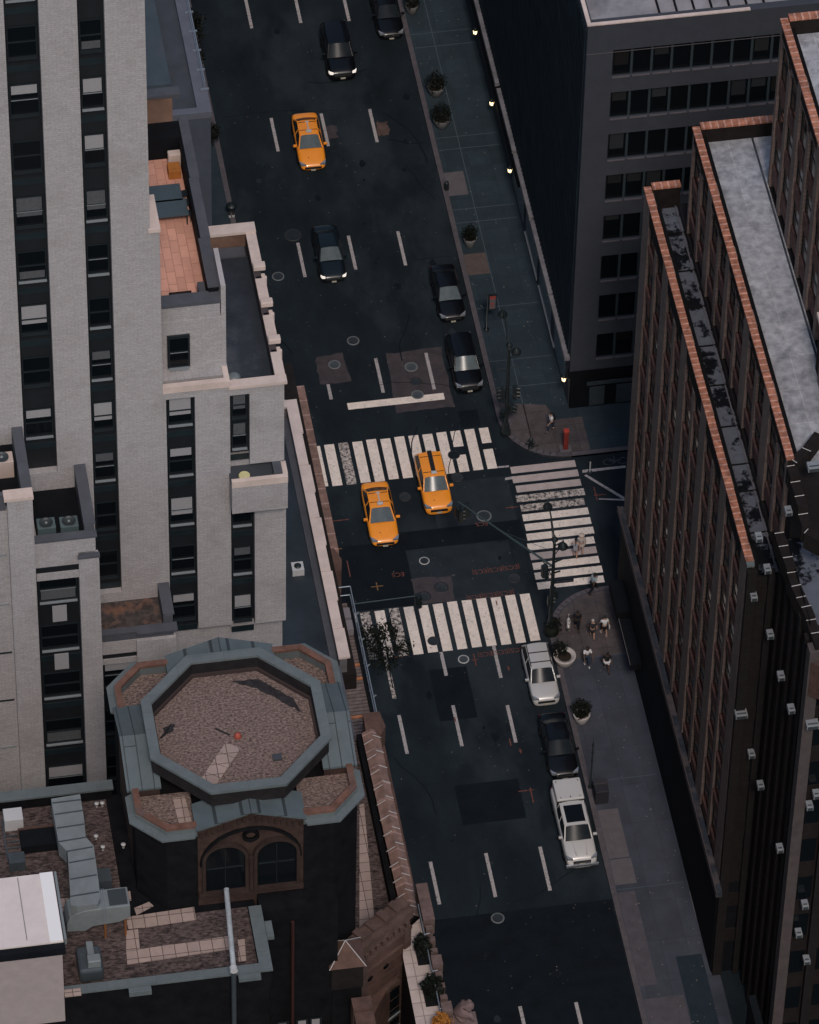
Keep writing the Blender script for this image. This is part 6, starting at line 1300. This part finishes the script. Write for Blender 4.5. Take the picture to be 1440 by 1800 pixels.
# ================================================================== PEOPLE
skinA = mat('skin_light', (.42, .25, .18), .6); skinB = mat('skin_dark', (.10, .055, .035), .6); hair_d = mat('hair_dark', (.012, .01, .009), .6); hair_g = mat('hair_grey', (.45, .42, .42), .7)
def cloth(name, c): return mat(name, c, .9, var=.1, vs=9)
def person(px, py, heading, label, shirt, legs_m, skin=skinB, hair=hair_d, H=1.75, stride=.3, shorts=False, bare=False, extra=None, arms=(.3, -.3), lean=.06, sleeves=True, dress=False):
    """one skinned figure; +Y local is forward"""
    x, y = P(px, py, .16); z0 = .16 if y < SC_ or y > NC else .012
    x, y = P(px, py, z0); r_ = root('person', label, 'person', (x, y, z0), None, heading); k = H / 1.75
    hipz = .92; f, b = stride, -stride * .9
    def foot(s_, d): # knee, ankle, toe
        kn = (s_ * .1, d * .55 + .07, .5); an = (s_ * .1, d * 1.0 - (0 if d > 0 else .05), .09 + (.0 if d > 0 else .07)); to = (s_ * .11, d + .16, .035); return kn, an, to
    kL, aL, tL = foot(-1, f); kR, aR, tR = foot(1, b)
    sh = 1.43; ly = lean
    def arm(s_, sw): el = (s_ * .27, ly + sw * .3, 1.15); wr = (s_ * .27, ly + sw * .3 + .1 + sw * .25, .93 + abs(sw) * .08); return el, wr
    eL, wL = arm(-1, arms[0]); eR, wR = arm(1, arms[1])
    P_ = [(0, 0, hipz, .135), (0, ly * .5, 1.15, .125), (0, ly, 1.36, .135), (0, ly + .01, 1.5, .06), (0, ly + .03, 1.6, .085), (0, ly + .035, 1.68, .09),
          (-.1, 0, .86, .1), (*kL, .062), (*aL, .042), (*tL, .035), (.1, 0, .86, .1), (*kR, .062), (*aR, .042), (*tR, .035),
          (-.19, ly, 1.41, .062), (*eL, .043), (*wL, .03), (.19, ly, 1.41, .062), (*eR, .043), (*wR, .03)]
    E_ = [(0, 1), (1, 2), (2, 3), (3, 4), (4, 5), (0, 6), (6, 7), (7, 8), (8, 9), (0, 10), (10, 11), (11, 12), (12, 13), (2, 14), (14, 15), (15, 16), (2, 17), (17, 18), (18, 19)]
    for wi, s_ in ((16, -1), (19, 1)):      # palm, four fingers and a thumb each side
        w_ = P_[wi]; pm = len(P_); P_.append((w_[0], w_[1] + .03, w_[2] - .07, (.036, .02))); E_.append((wi, pm))
        for j, ln in enumerate((.065, .075, .07, .055)):
            o_ = (j - 1.5) * .018; a_ = len(P_); P_.append((w_[0] - s_ * .004, w_[1] + .03 + o_, w_[2] - .105, .010)); P_.append((w_[0] - s_ * .02, w_[1] + .035 + o_, w_[2] - .105 - ln, .008)); E_ += [(pm, a_), (a_, a_ + 1)]
        a_ = len(P_); P_.append((w_[0] - s_ * .02, w_[1] + .07, w_[2] - .07, .011)); P_.append((w_[0] - s_ * .03, w_[1] + .085, w_[2] - .11, .009)); E_ += [(pm, a_), (a_, a_ + 1)]
    P_ = [(p[0] * k, p[1] * k, p[2] * k, tuple(v * k for v in p[3]) if isinstance(p[3], tuple) else p[3] * k) for p in P_]
    skin_mesh('body', P_, E_, skin, r_, 1)
    def sub(name, idx, grow, m_, over=None):
        mp = {i: n_ for n_, i in enumerate(idx)}; pts = []
        for i in idx: p = P_[i]; rr = p[3][0] if isinstance(p[3], tuple) else p[3]; pts.append((p[0], p[1], p[2], rr + grow * k))
        if over:
            for i, (p, rr) in over.items(): pts[mp[i]] = (p[0] * k, p[1] * k, p[2] * k, rr * k)
        return skin_mesh(name, pts, [(mp[a], mp[b_]) for a, b_ in E_ if a in mp and b_ in mp], m_, r_, 1)
    if dress: sub('dress', [0, 1, 2, 14, 17], .03, shirt, {0: ((0, 0, .72), .24)})
    else:
        idx = [0, 1, 2, 14, 17] + ([15, 18] if sleeves else [])
        ov = {0: ((0, 0, .97), .155)}
        if sleeves:
            for s_i, e_i, el in ((14, 15, eL), (17, 18, eR)):
                a_ = P_[s_i]; ov[e_i] = (tuple((a_[c] / k) * .35 + el[c] * .65 for c in range(3)), .062)
        sub('shirt', idx, .03, shirt, ov)
    if shorts: sub('shorts', [0, 6, 7, 10, 11], .028, legs_m, {7: (tuple((-.1, 0, .86)[c] * .35 + kL[c] * .65 for c in range(3)), .095), 11: (tuple((.1, 0, .86)[c] * .35 + kR[c] * .65 for c in range(3)), .095)})
    elif not dress: sub('trousers', [0, 6, 7, 8, 10, 11, 12], .022, legs_m)
    q = MB(); q.blob((0, (ly + .02) * k, 1.70 * k), .105 * k, .115 * k, .1 * k, 12, 7)
    q.build('hair', hair, r_)
    q = MB()
    for s_ in (-1, 1): q.blob((s_ * .032 * k, (ly + .118) * k, 1.635 * k), .011 * k, .008 * k, .008 * k, 6, 4)
    q.build('eyes', trim, r_)
    q = MB(); q.blob((0, (ly + .125) * k, 1.6 * k), .015 * k, .02 * k, .024 * k, 6, 4); q.box(-.024 * k, .024 * k, (ly + .10) * k, (ly + .116) * k, 1.562 * k, 1.57 * k); q.build('nose_and_mouth', skin, r_)
    for t in (tL, tR):
        q = MB(); q.blob((t[0] * k, (t[1] - .05) * k, (t[2] + .015) * k), .055 * k, .14 * k, .05 * k, 8, 5); q.build('shoe', white_m if bare else trim, r_)
    if extra: extra(r_, k)
    return r_
white_c = cloth('white_cloth', (.62, .62, .64)); grey_c = cloth('grey_cloth', (.28, .29, .33)); dark_c = cloth('dark_cloth', (.014, .016, .02)); navy_c = cloth('navy_cloth', (.02, .03, .045)); pale_blue = cloth('pale_blue_cloth', (.26, .32, .36)); beige_c = cloth('beige_cloth', (.4, .36, .34)); black_w = cloth('patterned_cloth', (.03, .03, .035)); jeans = cloth('jeans_cloth', (.03, .045, .07))
def backpack(r_, k): q = MB().box(-.15 * k, .15 * k, -.24 * k, -.08 * k, 1.05 * k, 1.45 * k); q.build('backpack', dark_c, r_, bevel=.04)
def bag(r_, k): q = MB().box(.27 * k, .35 * k, -.1 * k, .2 * k, .6 * k, .9 * k); q.build('shoulder_bag', cloth('bag_white', (.6, .6, .6)), r_, bevel=.02); 
def ponytail(r_, k): q = MB().tube((0, -.06 * k, 1.66 * k), (0, -.13 * k, 1.3 * k), .04, .02, 8); q.build('ponytail', hair_d, r_)
def sunhat(r_, k): q = MB().lathe([(.2, 0), (.11, .02), (.1, .1), (0, .13)], 14, (0, .06 * k, 1.72 * k)); q.build('hat', mat('hat_cream', (.55, .45, .38), .8), r_)
person(969, 757, R(100), 'person in white top and jeans with dark backpack walking on the far corner', white_c, jeans, skinA, stride=.28, extra=backpack)
person(1011, 980, R(-12), 'person with long dark ponytail in pale grey dress, left of the crossing pair', grey_c, grey_c, skinA, dress=True, H=1.68, stride=.14, extra=ponytail)
person(1021, 973, R(-8), 'person in cream sun hat and light clothes, right of the crossing pair', beige_c, beige_c, skinA, H=1.75, stride=.16, extra=sunhat, shorts=True)
person(1042, 1041, R(-62), 'person in pale shirt and dark trousers striding off the crosswalk end', pale_blue, dark_c, skinB, stride=.42, arms=(.6, -.7))
person(1014, 1105, R(172), 'person in dark clothes walking a spotted dog beside the lamp pole', dark_c, dark_c, skinB, stride=.22)
person(1041, 1122, R(-5), 'person in dark patterned top and bare legs, left of the pair walking away', black_w, black_w, skinA, hair_g, stride=.24, shorts=True, H=1.68)
person(1062, 1117, R(8), 'person in white t-shirt and black shorts with bag, right of the walking pair', white_c, dark_c, skinA, stride=.22, shorts=True, bare=True, extra=bag)
person(1031, 1168, R(182), 'person in white top and dark trousers with folded arms heading down the pavement', white_c, jeans, skinB, stride=.2, bare=True, arms=(.8, .8))
person(1066, 1178, R(176), 'person in black top and white shorts nearest the dark building front', dark_c, white_c, skinB, stride=.22, shorts=True)
# dog
x, y = P(999, 1104, .16); dg = root('dog', 'white dog with black patches on a lead beside its walker', 'dog', (x, y, .16), None, R(168))
dogm = mat('dog_coat', (.6, .58, .55), .8)
for nd in dogm.node_tree.nodes: pass
dogm = wornpaint('dog_patches', (.68, .66, .63), (.012, .012, .013), .5, .54, 3.2)
DP = [(0, -.3, .5, .11), (0, -.05, .5, .115), (0, .2, .5, .14), (0, .34, .6, .085), (0, .42, .7, .075), (0, .52, .7, .06), (0, .62, .66, .035), (-.09, .22, .3, .045), (-.09, .2, .16, .025), (-.09, .24, .02, .03), (.09, .28, .3, .045), (.09, .32, .16, .025), (.09, .36, .02, .03),
      (-.09, -.26, .34, .06), (-.09, -.38, .2, .028), (-.09, -.34, .02, .03), (.09, -.32, .34, .06), (.09, -.44, .2, .028), (.09, -.42, .02, .03), (0, -.45, .56, .03), (0, -.62, .66, .015), (-.06, .4, .78, .025), (.06, .4, .78, .025)]
skin_mesh('body', DP, [(0, 1), (1, 2), (2, 3), (3, 4), (4, 5), (5, 6), (2, 7), (7, 8), (8, 9), (2, 10), (10, 11), (11, 12), (0, 13), (13, 14), (14, 15), (0, 16), (16, 17), (17, 18), (0, 19), (19, 20), (4, 21), (4, 22)], dogm, dg, 2)
q = MB(); q.tube((0, .38, .64), (0, .4, .66), .1, .1, 10); q.build('collar', mat('collar_red', (.3, .03, .02), .6), dg)
# small mosses / roof clutter specks count as litter on the plant roof
